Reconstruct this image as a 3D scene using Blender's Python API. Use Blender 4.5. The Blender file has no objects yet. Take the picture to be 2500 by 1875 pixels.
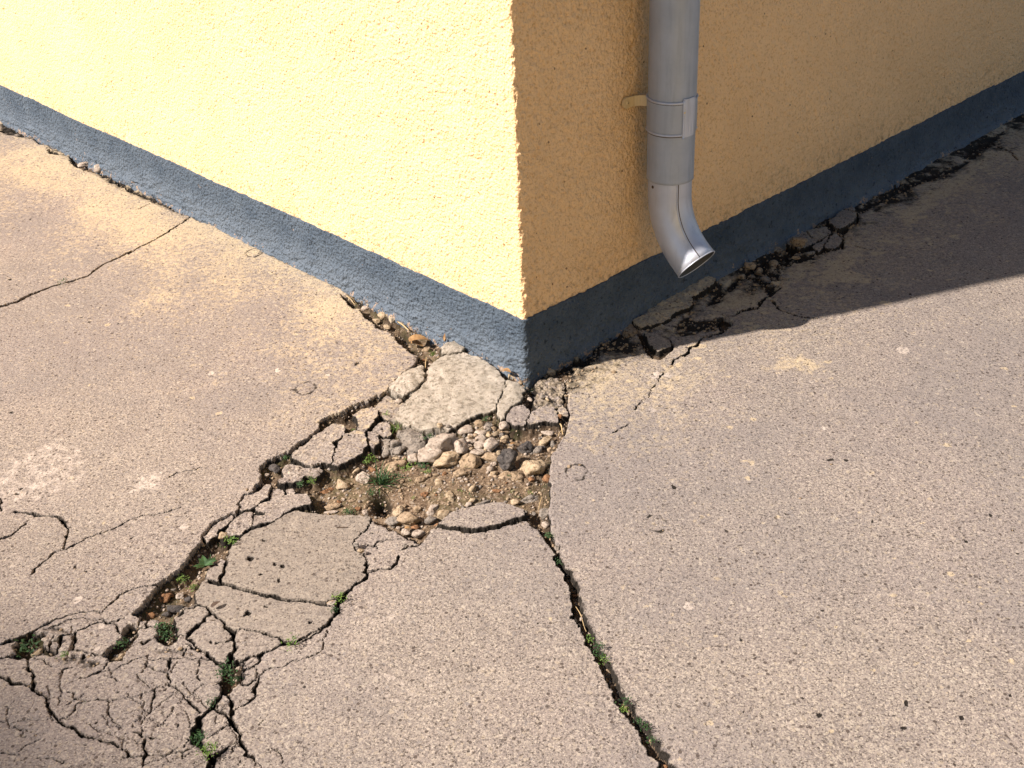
import bpy, math, random
import numpy as np
random.seed(7)
C = bpy.context.scene.collection
R = math.radians
# ------------------------------------------------------------------ camera
W0, H0 = 2500.0, 1875.0
FPX, PITCH, ROLL, TH = 2964.43, R(31.2584), R(2.8194), R(42.5316)
CAM = np.array([-0.03271, -2.31283, 1.39048])
fw = np.array([0, math.cos(PITCH), -math.sin(PITCH)])
rt = np.array([1.0, 0, 0]); dn = np.array([0, -math.sin(PITCH), -math.cos(PITCH)])
cr_, sr_ = math.cos(ROLL), math.sin(ROLL)
AX = np.array([cr_*rt + sr_*dn, -sr_*rt + cr_*dn, fw])
cam = bpy.data.cameras.new('camera'); co = bpy.data.objects.new('camera', cam); C.objects.link(co)
cam.sensor_fit = 'HORIZONTAL'; cam.sensor_width = 36; cam.lens = 36*FPX/W0; cam.clip_end = 500; cam.clip_start = 0.05
from mathutils import Matrix, Vector
m = Matrix.Identity(4)
for i in range(3):
    m[i][0] = AX[0][i]; m[i][1] = -AX[1][i]; m[i][2] = -AX[2][i]; m[i][3] = CAM[i]
co.matrix_world = m
S = bpy.context.scene; S.camera = co
# ------------------------------------------------------------------ light
SUN_EL, SUN_AZ = R(41), R(16.4)            # light travels towards azimuth SUN_AZ (ccw from +x)
w = bpy.data.worlds.new('World'); S.world = w; w.use_nodes = True
nt = w.node_tree; bg = nt.nodes['Background']
sky = nt.nodes.new('ShaderNodeTexSky'); sky.sky_type = 'NISHITA'; sky.sun_disc = False
sky.sun_elevation = SUN_EL
sdir = Vector((-math.cos(SUN_AZ), -math.sin(SUN_AZ)))       # towards the sun, horizontal
sky.sun_rotation = math.atan2(sdir.x, sdir.y)
nt.links.new(sky.outputs[0], bg.inputs[0]); bg.inputs[1].default_value = 0.054
sl = bpy.data.lights.new('sun', 'SUN'); so = bpy.data.objects.new('sun', sl); C.objects.link(so)
sl.energy = 5.0; sl.angle = R(1.1); sl.color = (1.0, 0.865, 0.76)
ld = Vector((math.cos(SUN_AZ)*math.cos(SUN_EL), math.sin(SUN_AZ)*math.cos(SUN_EL), -math.sin(SUN_EL)))
so.rotation_euler = ld.to_track_quat('-Z', 'Y').to_euler()
S.view_settings.view_transform = 'Standard'; S.view_settings.look = 'None'
S.view_settings.exposure = 1.06; S.view_settings.gamma = 1.0
S.cycles.max_bounces = 8

# ------------------------------------------------------------------ tracing frames (places in the photograph -> ground plane)
FR = dict(P=(0,0,1), R2=(600,700,2.552), R3=(0,1150,2.288), R4=(1200,500,2.765), R5=(0,200,2.552), S1=(900,950,4.424),
          S2=(600,1000,5.53), S3=(800,700,5.53), S4=(1150,800,5.53), S5=(1200,1200,2.458), Z7=(1900,100,2.765),
          T1=(0,1550,7.373), T2=(0,1500,4.425), T3=(350,1450,3.904), T4=(400,1150,5.53), T5=(1350,650,4.424),
          T6=(850,1200,8.296), T7=(0,1000,4.148), F=(0,0,0.8848))
def px(f, x, y):
    a, b, s = FR[f]; return a + x/s, b + y/s
def G(u, v, z=0.0):
    d = AX.T @ np.array([(u-W0/2)/FPX, (v-H0/2)/FPX, 1.0]); t = (z-CAM[2])/d[2]; return CAM + t*d
def mpp(p):                                   # metres per photograph pixel at a point
    return float((np.array(p)-CAM) @ AX[2])/FPX
def poly(*args):                              # frame letter followed by points; frames may alternate
    out = []; f = 'P'
    for a in args:
        if isinstance(a, str): f = a
        else: out.append(G(*px(f, a[0], a[1]))[:2])
    return np.array(out)
bdir = np.array([math.cos(TH), math.sin(TH)]); adir = np.array([-math.sin(TH), math.cos(TH)])
nR = np.array([math.sin(TH), -math.cos(TH)]); nL = -bdir      # outward normals of right and left walls

# ------------------------------------------------------------------ noise
_rng = np.random.RandomState(11)
TAB = _rng.rand(64, 256, 256).astype(np.float32)
def vn(X, Y, sc, seed=0):
    x = X/sc + 37.7*seed; y = Y/sc + 11.3*seed
    xi = np.floor(x); yi = np.floor(y); fx = (x-xi).astype(np.float32); fy = (y-yi).astype(np.float32)
    xi = xi.astype(np.int32) & 255; yi = yi.astype(np.int32) & 255
    fx = fx*fx*(3-2*fx); fy = fy*fy*(3-2*fy); t = TAB[seed % 64]
    x1 = (xi+1) & 255; y1 = (yi+1) & 255
    a = t[xi, yi]*(1-fx)+t[x1, yi]*fx; b = t[xi, y1]*(1-fx)+t[x1, y1]*fx
    return (a*(1-fy)+b*fy)*2-1
def fbm(X, Y, sc, octv=3, seed=0, gain=0.5):
    r = 0; g = 1; tot = 0
    for o in range(octv):
        r = r + g*vn(X, Y, sc/(2.03**o), seed+o*5); tot += g; g *= gain
    return r/tot
def sst(a, b, x):
    t = np.clip((x-a)/(b-a), 0, 1); return t*t*(3-2*t)

# ------------------------------------------------------------------ objects
def setp(o, label=None, cat=None, group=None, kind=None):
    for k, v in (('label', label), ('category', cat), ('group', group), ('kind', kind)):
        if v: o[k] = v
    return o
def mesh_obj(name, V, F, mat, parent=None, smooth=False, loc=(0, 0, 0), attr=None, mats=None, fm=None):
    me = bpy.data.meshes.new(name)
    V = np.asarray(V, np.float32)
    if isinstance(F, np.ndarray) and F.ndim == 2:
        k = F.shape[1]; n = len(F)
        me.vertices.add(len(V)); me.vertices.foreach_set('co', V.ravel())
        me.loops.add(n*k); me.loops.foreach_set('vertex_index', F.astype(np.int32).ravel())
        me.polygons.add(n); me.polygons.foreach_set('loop_start', np.arange(0, n*k, k, dtype=np.int32))
        me.polygons.foreach_set('loop_total', np.full(n, k, np.int32))
        me.update(calc_edges=True); me.validate()
    else:
        me.from_pydata([tuple(map(float, v)) for v in V], [], [tuple(map(int, f)) for f in F]); me.update()
    me.materials.append(mat)
    me.polygons.foreach_set('use_smooth', np.full(len(me.polygons), bool(smooth)))
    if attr is not None:
        a = me.color_attributes.new('mask', 'FLOAT_COLOR', 'POINT'); a.data.foreach_set('color', np.asarray(attr, np.float32).ravel())
    o = bpy.data.objects.new(name, me); C.objects.link(o); o.location = loc
    if parent: o.parent = parent
    return o
def empty(name, loc):
    o = bpy.data.objects.new(name, None); C.objects.link(o); o.location = loc; o.empty_display_size = .05; return o

# ------------------------------------------------------------------ materials
def mat(name):
    m_ = bpy.data.materials.new(name); m_.use_nodes = True; n = m_.node_tree
    b = n.nodes['Principled BSDF']; return m_, n, b
class N:
    def __init__(s, n): s.n = n
    def new(s, t, **k):
        x = s.n.nodes.new(t)
        for a, v in k.items(): setattr(x, a, v)
        return x
    def link(s, a, b): s.n.links.new(a, b)
    def pos(s):
        return s.new('ShaderNodeNewGeometry').outputs['Position']
    def objc(s):
        return s.new('ShaderNodeTexCoord').outputs['Object']
    def noise(s, c, scale, detail=3, rough=.55, dist=0):
        x = s.new('ShaderNodeTexNoise'); x.inputs['Scale'].default_value = scale; x.inputs['Detail'].default_value = detail
        x.inputs['Roughness'].default_value = rough; x.inputs['Distortion'].default_value = dist; s.link(c, x.inputs['Vector']); return x.outputs[0]
    def voro(s, c, scale, out='Distance', feature='F1', rnd=1):
        x = s.new('ShaderNodeTexVoronoi', feature=feature); x.inputs['Scale'].default_value = scale
        x.inputs['Randomness'].default_value = rnd; s.link(c, x.inputs['Vector']); return x.outputs[out]
    def ramp(s, fac, stops, interp='LINEAR'):
        x = s.new('ShaderNodeValToRGB'); cr = x.color_ramp; cr.interpolation = interp
        while len(cr.elements) < len(stops): cr.elements.new(.5)
        for e, (p, c) in zip(cr.elements, stops):
            e.position = p; e.color = (c if isinstance(c, tuple) else (c, c, c)) + (1,)
        s.link(fac, x.inputs[0]); return x.outputs[0]
    def mix(s, fac, a, b, mode='MIX'):
        x = s.new('ShaderNodeMix', data_type='RGBA', blend_type=mode)
        for v, i in ((fac, 0), (a, 6), (b, 7)):
            if hasattr(v, 'links'): s.link(v, x.inputs[i])
            elif i == 0: x.inputs[0].default_value = v
            else: x.inputs[i].default_value = v + (1,)
        return x.outputs[2]
    def math(s, op, a, b=None, c=None, clamp=False):
        x = s.new('ShaderNodeMath', operation=op); x.use_clamp = clamp
        for i, v in enumerate((a, b, c)):
            if v is None: continue
            if hasattr(v, 'links'): s.link(v, x.inputs[i])
            else: x.inputs[i].default_value = v
        return x.outputs[0]
    def bump(s, h, dist, strength=1.0, prev=None):
        x = s.new('ShaderNodeBump'); x.inputs['Distance'].default_value = dist; x.inputs['Strength'].default_value = strength
        s.link(h, x.inputs['Height'])
        if prev: s.link(prev, x.inputs['Normal'])
        return x.outputs[0]
    def sep(s, c):
        x = s.new('ShaderNodeSeparateColor'); s.link(c, x.inputs[0]); return x.outputs

TONE = .83
def concrete(name='concrete', tone=1.0):
    m_, n, b = mat(name); q = N(n); p = q.pos()
    at = q.new('ShaderNodeAttribute', attribute_name='mask'); ch = q.sep(at.outputs['Color'])
    dirt, paint, pale, smooth = ch[0], ch[1], ch[2], at.outputs['Alpha']
    # grains of aggregate in cement paste
    vc = q.sep(q.voro(p, 430, 'Color'))[0]
    vc2 = q.sep(q.voro(p, 190, 'Color'))[1]
    paste = q.mix(q.ramp(q.noise(p, 9, 4, .6), [(.36, 0.), (.64, 1.)]), (.258, .219, .194), (.332, .285, .248))
    paste = q.mix(q.ramp(q.noise(p, 1.7, 4), [(.40, 0.), (.60, .85)]), paste, (.315, .258, .240))
    grain = q.ramp(vc, [(0, (.09, .078, .07)), (.10, (.165, .145, .135)), (.3, (.265, .232, .215)), (.55, (.33, .285, .25)), (.8, (.41, .36, .305)), (.94, (.56, .50, .42))])
    col = q.mix(.64, paste, grain)
    col = q.mix(q.ramp(q.noise(p, 1.6, 6, .62, .5), [(.42, 0.), (.62, .55)]), col, (.225, .205, .200))
    big = q.ramp(vc2, [(0, 0.), (.90, 0.), (.94, .55)])
    col = q.mix(big, col, q.ramp(q.sep(q.voro(p, 190, 'Color'))[2], [(.2, (.24, .22, .215)), (.5, (.44, .37, .28)), (.9, (.5, .45, .38))]))
    # smooth repair mortar: finer and greyer
    cem = q.mix(q.ramp(q.noise(p, 60, 5, .65), [(.38, 0.), (.62, 1.)]), (.205, .18, .155), (.31, .27, .225))
    cem = q.mix(.25, cem, grain)
    col = q.mix(smooth, col, cem)
    # wall paint spattered on the ground
    pn = q.math('ADD', q.noise(p, 72, 5, .72, .2), q.math('MULTIPLY', q.noise(p, 9, 3), .35))
    pm = q.math('SUBTRACT', q.math('ADD', pn, q.math('MULTIPLY', paint, .47)), .93)
    pm = q.math('MULTIPLY', pm, 4, clamp=True)
    col = q.mix(q.math('MULTIPLY', pm, .66), col, (.64, .52, .335))
    # pale lime marks
    ln = q.math('SUBTRACT', q.math('ADD', q.noise(p, 45, 5, .7), q.math('MULTIPLY', pale, .5)), .72)
    ln = q.math('MULTIPLY', ln, 5.5, clamp=True)
    col = q.mix(q.math('MULTIPLY', ln, .8), col, (.58, .51, .45))
    # tiny dark pits and dirt
    pit = q.voro(p, 75, 'Distance')
    ps = q.sep(q.voro(p, 75, 'Color'))[0]
    pt = q.math('MULTIPLY', q.math('LESS_THAN', pit, .22), q.math('GREATER_THAN', ps, .80))
    pt = q.math('MAXIMUM', pt, q.ramp(q.noise(p, 190, 4, .68), [(.34, 1.), (.43, 0.)]))
    col = q.mix(q.math('MULTIPLY', pt, .85), col, (.075, .058, .050))
    dn_ = q.math('MULTIPLY', q.math('SUBTRACT', q.math('ADD', q.math('MULTIPLY', dirt, 1.35), q.math('MULTIPLY', q.noise(p, 70, 4, .7), .9)), .78), 3.2, clamp=True)
    col = q.mix(dn_, col, (.030, .026, .022))
    col = q.mix(1.0, col, (TONE, TONE*1.01, TONE*1.005), 'MULTIPLY')
    n.links.new(col, b.inputs['Base Color'])
    b.inputs['Roughness'].default_value = .93; b.inputs['Specular IOR Level'].default_value = .15
    h = q.math('ADD', q.math('MULTIPLY', vc, .35), q.noise(p, 280, 4, .7))
    h = q.math('SUBTRACT', h, q.math('MULTIPLY', pt, 1.2))
    h = q.math('ADD', h, q.math('MULTIPLY', q.math('MULTIPLY', dirt, q.noise(p, 150, 5, .8)), 4.5))
    bm = q.bump(h, .0020, .6)
    n.links.new(bm, b.inputs['Normal'])
    return m_
def soilmat():
    m_, n, b = mat('soil'); q = N(n); p = q.pos()
    at = q.new('ShaderNodeAttribute', attribute_name='mask'); ch = q.sep(at.outputs['Color'])
    c = q.mix(q.ramp(q.noise(p, 30, 5, .7), [(.35, 0.), (.62, 1.)]), (.075, .05, .032), (.20, .145, .095))
    g_ = q.ramp(q.sep(q.voro(p, 260, 'Color'))[0], [(0, (.05, .04, .03)), (.5, (.16, .12, .085)), (.9, (.34, .27, .2)), (.97, (.5, .44, .36))])
    c = q.mix(.38, c, g_)
    c = q.mix(ch[0], c, (.026, .020, .015))  # dark recess shade painted into the soil colour
    c = q.mix(q.math('MULTIPLY', ch[1], q.ramp(q.noise(p, 90, 3), [(.4, 0.), (.55, 1.)])), c, (.05, .07, .02))
    n.links.new(c, b.inputs['Base Color']); b.inputs['Roughness'].default_value = 1; b.inputs['Specular IOR Level'].default_value = .05
    n.links.new(q.bump(q.noise(p, 300, 4, .8), .003, .9), b.inputs['Normal']); return m_
def stone(name, c1, c2, c3, sc=1.0, dirty=False):
    m_, n, b = mat(name); q = N(n); p = q.pos()
    c = q.mix(q.ramp(q.noise(p, 55*sc, 5, .65), [(.35, 0.), (.65, 1.)]), c1, c2)
    c = q.mix(q.ramp(q.noise(p, 170*sc, 4, .7), [(.38, 1.), (.50, 0.)]), c, c3)
    c = q.mix(1.0, c, (.88, .88, .88), 'MULTIPLY')
    if dirty:
        at = q.new('ShaderNodeAttribute', attribute_name='mask'); dm = q.sep(at.outputs['Color'])[0]
        dm = q.math('MULTIPLY', q.math('SUBTRACT', q.math('ADD', dm, q.math('MULTIPLY', q.noise(p, 80, 4, .7), .8)), .72), 2.6, clamp=True)
        c = q.mix(dm, c, (.05, .042, .03))
        c = q.mix(q.ramp(q.noise(p, 26, 5, .7), [(.55, 0.), (.66, .55)]), c, (.27, .25, .205))
    n.links.new(c, b.inputs['Base Color']); b.inputs['Roughness'].default_value = .9; b.inputs['Specular IOR Level'].default_value = .2
    n.links.new(q.bump(q.noise(p, 200, 6, .75), .0042, 1.0), b.inputs['Normal']); return m_
M = {}
M['conc'] = concrete()
M['soil'] = soilmat()
M['slab'] = stone('pale_limestone_slab', (.38, .345, .285), (.50, .455, .39), (.22, .195, .155), .6, True)
M['W'] = stone('white_stone', (.40, .34, .28), (.52, .455, .385), (.24, .19, .155))
M['C'] = stone('cream_stone', (.41, .325, .22), (.53, .43, .30), (.22, .155, .09))
M['T'] = stone('tan_stone', (.32, .24, .155), (.45, .35, .245), (.13, .095, .06))
M['G'] = stone('grey_stone', (.24, .215, .185), (.34, .305, .265), (.11, .10, .09))
M['D'] = stone('dark_stone', (.055, .052, .052), (.15, .135, .125), (.025, .023, .023))
M['B'] = stone('brown_stone', (.24, .125, .062), (.36, .205, .11), (.09, .05, .028))

# stucco wall paint
def stucco():
    m_, n, b = mat('ochre_stucco'); q = N(n); p = q.pos()
    c = q.mix(q.ramp(q.noise(p, 5, 4, .6), [(.35, 0.), (.65, 1.)]), (.79, .550, .300), (.84, .595, .335))
    c = q.mix(q.ramp(q.noise(p, 150, 4, .65), [(.36, .55), (.47, 0.)]), c, (.46, .27, .11))
    sp = q.math('MULTIPLY', q.math('LESS_THAN', q.voro(p, 60, 'Distance'), .15), q.math('GREATER_THAN', q.sep(q.voro(p, 60, 'Color'))[0], .93))
    c = q.mix(q.math('MULTIPLY', sp, .8), c, (.10, .05, .03))
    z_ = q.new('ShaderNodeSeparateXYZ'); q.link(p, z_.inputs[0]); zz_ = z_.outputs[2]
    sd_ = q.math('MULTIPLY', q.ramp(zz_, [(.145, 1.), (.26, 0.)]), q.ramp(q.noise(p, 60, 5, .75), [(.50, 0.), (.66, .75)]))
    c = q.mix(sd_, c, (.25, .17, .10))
    c = q.mix(q.ramp(q.noise(p, 2.4, 4, .6, .5), [(.5, 0.), (.72, .22)]), c, (.55, .42, .25))
    n.links.new(c, b.inputs['Base Color']); b.inputs['Roughness'].default_value = .85; b.inputs['Specular IOR Level'].default_value = .2
    h = q.math('ADD', q.noise(p, 150, 3, .6), q.math('MULTIPLY', q.voro(p, 190, 'Distance', 'SMOOTH_F1'), -.7))
    bm = q.bump(h, .0058, .8)
    n.links.new(bm, b.inputs['Normal']); return m_
def plinthmat():
    m_, n, b = mat('blue_grey_paint'); q = N(n); p = q.pos()
    c = q.mix(q.ramp(q.noise(p, 12, 5, .65), [(.35, 0.), (.65, 1.)]), (.062, .088, .122), (.098, .130, .168))
    c = q.mix(q.ramp(q.noise(p, 120, 3, .6), [(.33, .7), (.42, 0.)]), c, (.05, .065, .09))
    z_ = q.new('ShaderNodeSeparateXYZ'); q.link(p, z_.inputs[0]); zz_ = z_.outputs[2]
    low = q.math('MULTIPLY', q.ramp(zz_, [(.03, 1.), (.095, 0.)]), q.ramp(q.noise(p, 14, 4), [(.3, .4), (.6, 1.)]))
    c = q.mix(low, c, (.125, .158, .198))
    edge = q.math('ADD', q.noise(p, 42, 5, .75), q.math('MULTIPLY', q.ramp(zz_, [(0., 1.), (.022, 0.)]), .12))
    c = q.mix(q.ramp(edge, [(.67, 0.), (.70, .85)]), c, (.40, .29, .20))
    c = q.mix(q.ramp(q.noise(p, 70, 4, .7), [(.32, .9), (.41, 0.)]), c, (.022, .032, .045))
    n.links.new(c, b.inputs['Base Color']); b.inputs['Roughness'].default_value = .75; b.inputs['Specular IOR Level'].default_value = .15
    h = q.math('ADD', q.noise(p, 110, 4, .7), q.math('MULTIPLY', q.voro(p, 150, 'Distance', 'SMOOTH_F1'), -.6))
    n.links.new(q.bump(h, .0095, 1.0), b.inputs['Normal']); return m_
M['stucco'] = stucco(); M['plinth'] = plinthmat()
def metal(name, col, metallic, rough, spots=True):
    m_, n, b = mat(name); q = N(n); p = q.pos()
    mp_ = q.new('ShaderNodeMapping'); mp_.inputs['Scale'].default_value = (1, 1, .08); q.link(p, mp_.inputs[0])
    c = q.mix(q.ramp(q.noise(p, 18, 4, .6), [(.35, 0.), (.65, 1.)]), tuple(x*.88 for x in col), col)
    c = q.mix(q.ramp(q.noise(mp_.outputs[0], 70, 4, .6), [(.52, 0.), (.7, .4)]), c, tuple(x*.62 for x in col))
    if spots:
        sp = q.ramp(q.noise(p, 45, 2, .5), [(.765, 0.), (.775, .9)])
        c = q.mix(sp, c, (.12, .05, .035))
    n.links.new(c, b.inputs['Base Color']); b.inputs['Metallic'].default_value = metallic
    n.links.new(q.ramp(q.noise(p, 25, 4), [(.3, rough-.06), (.7, rough+.07)]), b.inputs['Roughness'])
    n.links.new(q.bump(q.noise(p, 400, 2), .0004, .25), b.inputs['Normal']); return m_
M['pipe'] = metal('grey_pipe_metal', (.37, .42, .49), .28, .52)
M['elbow'] = metal('bare_zinc', (.52, .57, .66), .45, .47)
M['ochre_metal'] = metal('ochre_painted_steel', (.74, .57, .30), .05, .6, False)
M['pale_grey'] = metal('worn_steel', (.42, .45, .5), .4, .5, False)
M['rust_and_shade'] = metal('rust_and_shade_metal', (.10, .07, .05), .5, .6, False)  # rust of rivets and slot; also colours the shade lines below the beads
def leafmat(name, c1, c2):
    m_, n, b = mat(name); q = N(n); p = q.pos()
    c = q.mix(q.ramp(q.noise(p, 90, 2), [(.35, 0.), (.65, 1.)]), c1, c2)
    n.links.new(c, b.inputs['Base Color']); b.inputs['Roughness'].default_value = .6
    b.inputs['Specular IOR Level'].default_value = .3
    return m_
M['dark_leaf'] = leafmat('dark_green_leaf', (.012, .038, .011), (.030, .080, .022))
M['bright_leaf'] = leafmat('fresh_green_leaf', (.05, .11, .018), (.12, .19, .035))
M['dry'] = leafmat('dry_leaf', (.20, .115, .05), (.34, .21, .095))
M['straw'] = leafmat('straw', (.36, .26, .13), (.50, .39, .22))
M['twig'] = leafmat('dark_twig', (.06, .04, .03), (.12, .085, .06))

# ------------------------------------------------------------------ ground raster
def axis(lo, hi, segs):
    # segs: list of (upper bound, step)
    out = [lo]
    for ub, st in segs:
        k = max(1, int(round((ub-out[-1])/st))); out += list(np.linspace(out[-1], ub, k+1)[1:])
    return np.array(out)
def grow(start, sign, first, end):
    o = []; p_ = start; s = first
    while abs(p_-start) < end: p_ += sign*s; o.append(p_); s *= 1.28
    return o
FINE = 0.0020
xs = axis(-1.95, 1.9, [(-1.45, .005), (-1.08, .003), (.86, FINE), (1.3, .003), (1.9, .005)])
ys = axis(-1.2, 2.1, [(.34, FINE), (.8, .003), (2.1, .005)])
xs = np.array(grow(-1.95, -1, .007, 60)[::-1] + list(xs) + grow(1.9, 1, .007, 60))
ys = np.array(grow(-1.2, -1, .004, 60)[::-1] + list(ys) + grow(2.1, 1, .007, 60))
X, Y = np.meshgrid(xs, ys, indexing='ij')
nx, ny = X.shape
f4 = np.float32
near = np.exp(-np.maximum(0, np.hypot(X, Y)-3)/2)
WX = (X + .0042*fbm(X, Y, .030, 2, 1) + .0026*vn(X, Y, .0085, 3) + .0012*vn(X, Y, .004, 8)).astype(f4)
WY = (Y + .0042*fbm(X, Y, .030, 2, 21) + .0026*vn(X, Y, .0085, 23) + .0012*vn(X, Y, .004, 28)).astype(f4)
H = (.0035*fbm(X, Y, .45, 3, 5) + .0012*fbm(X, Y, .05, 2, 9)).astype(f4)
micro = (.0004*fbm(X, Y, .006, 3, 13, .75)).astype(f4)
mp = vn(X, Y, .007, 31); micro -= (.0012*np.clip(mp-.70, 0, 1)*3).astype(f4)
H += micro*near.astype(f4)
L = np.zeros((nx, ny), np.int16)              # 0 pavement, 1 soil, 2.. fragments
DIRT = np.zeros((nx, ny), f4); PAINT = np.zeros((nx, ny), f4); PALE = np.zeros((nx, ny), f4); SMO = np.zeros((nx, ny), f4)
SDIRT_SHADE = np.zeros((nx, ny), f4); SGRN = np.zeros((nx, ny), f4)  # soil dirt, plus shade painted into gaps and hollows
def win(P_, pad):
    x0, y0 = P_.min(0)-pad; x1, y1 = P_.max(0)+pad
    return (slice(max(0, np.searchsorted(xs, x0)-1), np.searchsorted(xs, x1)+1), slice(max(0, np.searchsorted(ys, y0)-1), np.searchsorted(ys, y1)+1))
def segd(x, y, a, b):
    d = b-a; l2 = max(float(d@d), 1e-12); t = np.clip(((x-a[0])*d[0]+(y-a[1])*d[1])/l2, 0, 1)
    return np.hypot(x-a[0]-t*d[0], y-a[1]-t*d[1]), t
def sdf(P_, pad=.03, warp=1.0):
    """signed distance (positive inside) on a window"""
    w_ = win(P_, pad); x = X[w_]+(WX[w_]-X[w_])*warp; y = Y[w_]+(WY[w_]-Y[w_])*warp
    ins = np.zeros(x.shape, bool); D = np.full(x.shape, 9.0); n = len(P_)
    for i in range(n):
        a, b = P_[i], P_[(i+1) % n]
        D = np.minimum(D, segd(x, y, a, b)[0])
        if a[1] != b[1]:
            c = ((a[1] > y) != (b[1] > y)) & (x < (b[0]-a[0])*(y-a[1])/(b[1]-a[1])+a[0]); ins ^= c
    return w_, np.where(ins, D, -D)

# soil surface below the pavement
SOIL = (-.024 + .010*fbm(X, Y, .09, 3, 41) + .0028*fbm(X, Y, .014, 3, 44, .65)).astype(f4)
def bumpsoil(f, x, y, rpx, dz):
    p_ = G(*px(f, x, y), -.03); r = rpx/FR[f][2]*mpp(p_); w_ = win(np.array([p_[:2]]), r*2.2)
    d = np.hypot(X[w_]-p_[0], (Y[w_]-p_[1])*.6); SOIL[w_] += dz*np.exp(-(d/r)**2)
for a in [('S1',1250,560,330,.014), ('S1',1100,1050,420,.010), ('S1',500,1000,300,.006), ('S1',1700,980,240,.006), ('T6',700,290,190,-.030), ('S1',1190,870,50,-.020),
          ('S1',1600,470,120,-.022), ('S1',1380,300,100,-.018), ('S1',1050,330,130,-.016), ('S2',1400,190,80,-.014), ('S3',1000,700,160,-.012), ('S2',900,1200,200,-.014),
          ('S2',900,600,380,.007), ('T4',1250,480,420,.008), ('S2',1700,300,200,.005),
          ('T4',450,1150,220,.004), ('T4',150,1450,200,.002), ('S1',1900,760,90,.004)]: bumpsoil(*a)
def hollow(f, x, y, rpx, v=1.0):  # blackens the soil in depressions: recess shade put into the colour
    p_ = G(*px(f, x, y), -.03); r = rpx/FR[f][2]*mpp(p_); w_ = win(np.array([p_[:2]]), r*2.2)
    d = np.hypot(WX[w_]-p_[0], (WY[w_]-p_[1])*.7); SDIRT_SHADE[w_] = np.maximum(SDIRT_SHADE[w_], v*(1-sst(.6, 1.5, d/r)))
for a in [('T6',700,300,190), ('S1',1190,870,50), ('S1',1600,470,110), ('S1',1460,420,60), ('S1',1380,290,80), ('S1',1050,330,150,.8), ('S2',1400,190,70), ('S3',1000,720,120,.8), ('S2',900,1200,110,.8),
          ('T4',450,1100,120,.6), ('R3',930,760,70,.6), ('S1',1700,700,80,.7), ('S3',1150,950,110,.6), ('S1',1900,420,120,.5)]: hollow(*a)
def pit(P_, dz=0.0, edge=.008, edge_shade=.5):
    w_, d = sdf(P_); k = d > 0
    lo = SOIL[w_]+dz - .010*np.exp(-d/.02)
    tal = -.0105-.95*d+.0045*fbm(X[w_], Y[w_], .012, 3, 93, .65); lo = np.maximum(lo, tal)
    Hn = H[w_]; Hn[k] = lo[k]; H[w_] = Hn
    Ln = L[w_]; Ln[k] = 1; L[w_] = Ln
    sd = SDIRT_SHADE[w_]; SDIRT_SHADE[w_] = np.maximum(sd, np.where(k, (.25+edge_shade)*np.exp(-(d/.016)**2), 0))  # shade painted into the soil close under the pit rim
    # chipped rim
    ew = .0038; o = (d <= 0) & (d > -ew*1.6) & (L[w_] != 1); Hn = H[w_]; nz_ = 1+.8*vn(X[w_], Y[w_], .005, 91)
    Hn[o] -= ((.017*np.clip(1+d[o]/ew, 0, 1)**1.4+.0016*np.clip(1+d[o]/(ew*1.6), 0, 1))*nz_[o]).astype(f4); H[w_] = Hn
    DD = DIRT[w_]; DIRT[w_] = np.maximum(DD, np.where(d <= 0, .62*np.exp(d/.0024), .85))
FRAG = {}
def frag(name, P_, z=0.0, tx=0.0, ty=0.0, kind='conc', smooth=0.0, rough=.0, label=None, cat='concrete piece', group=None, chamfer=.004, paint=None, dirt=0, z_edge=-.05, round_=0.0):
    k_ = len(FRAG)+2; w_, d = sdf(P_); d = d+.0040
    x = X[w_]; y = Y[w_]; c = P_.mean(0); k = d > 0
    base = .0008*fbm(x, y, .02, 2, 50) + (micro[w_] if kind == 'conc' else 0)*(1-.6*smooth)
    if kind != 'conc': base = base + .0035*fbm(x, y, .03, 3, 52+k_ % 5, .6)
    top = z + tx*(x-c[0]) + ty*(y-c[1]) + base + rough*fbm(x, y, .016, 3, 55+k_ % 7, .65)
    e = np.clip(1-d/.0048, 0, 1); drop = .015*e**2.8*(1+.7*vn(x, y, .005, 92)); top = top - drop
    if round_: top = top - round_*np.exp(-d/.018)
    o = (d <= 0) & (d > -.022) & (L[w_] == 1); tal = z-.0125+1.0*d+.0045*fbm(x, y, .012, 3, 94, .65)
    Hn = H[w_]; Hn[o] = np.maximum(Hn[o], tal[o]); SD = SDIRT_SHADE[w_]; SD[o] = np.maximum(SD[o], (.72*np.exp(-(d[o]/.014)**2)).astype(f4)); SDIRT_SHADE[w_] = SD  # gap soil darkened in colour to stand in for deep shade
    Hn[k] = top[k]; H[w_] = Hn
    Ln = L[w_]; Ln[k] = k_; L[w_] = Ln
    for A, v in ((SMO, smooth), (DIRT, dirt)):
        t_ = A[w_]; t_[k] = v; A[w_] = t_
    dd = DIRT[w_]; dd[k] = np.maximum(dd[k], .80*sst(.05, .7, e[k])); DIRT[w_] = dd
    if paint is not None: t_ = PAINT[w_]; t_[k] = paint; PAINT[w_] = t_
    FRAG[k_] = dict(name=name, kind=kind, label=label, cat=cat, group=group, c=c, z=z)
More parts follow.
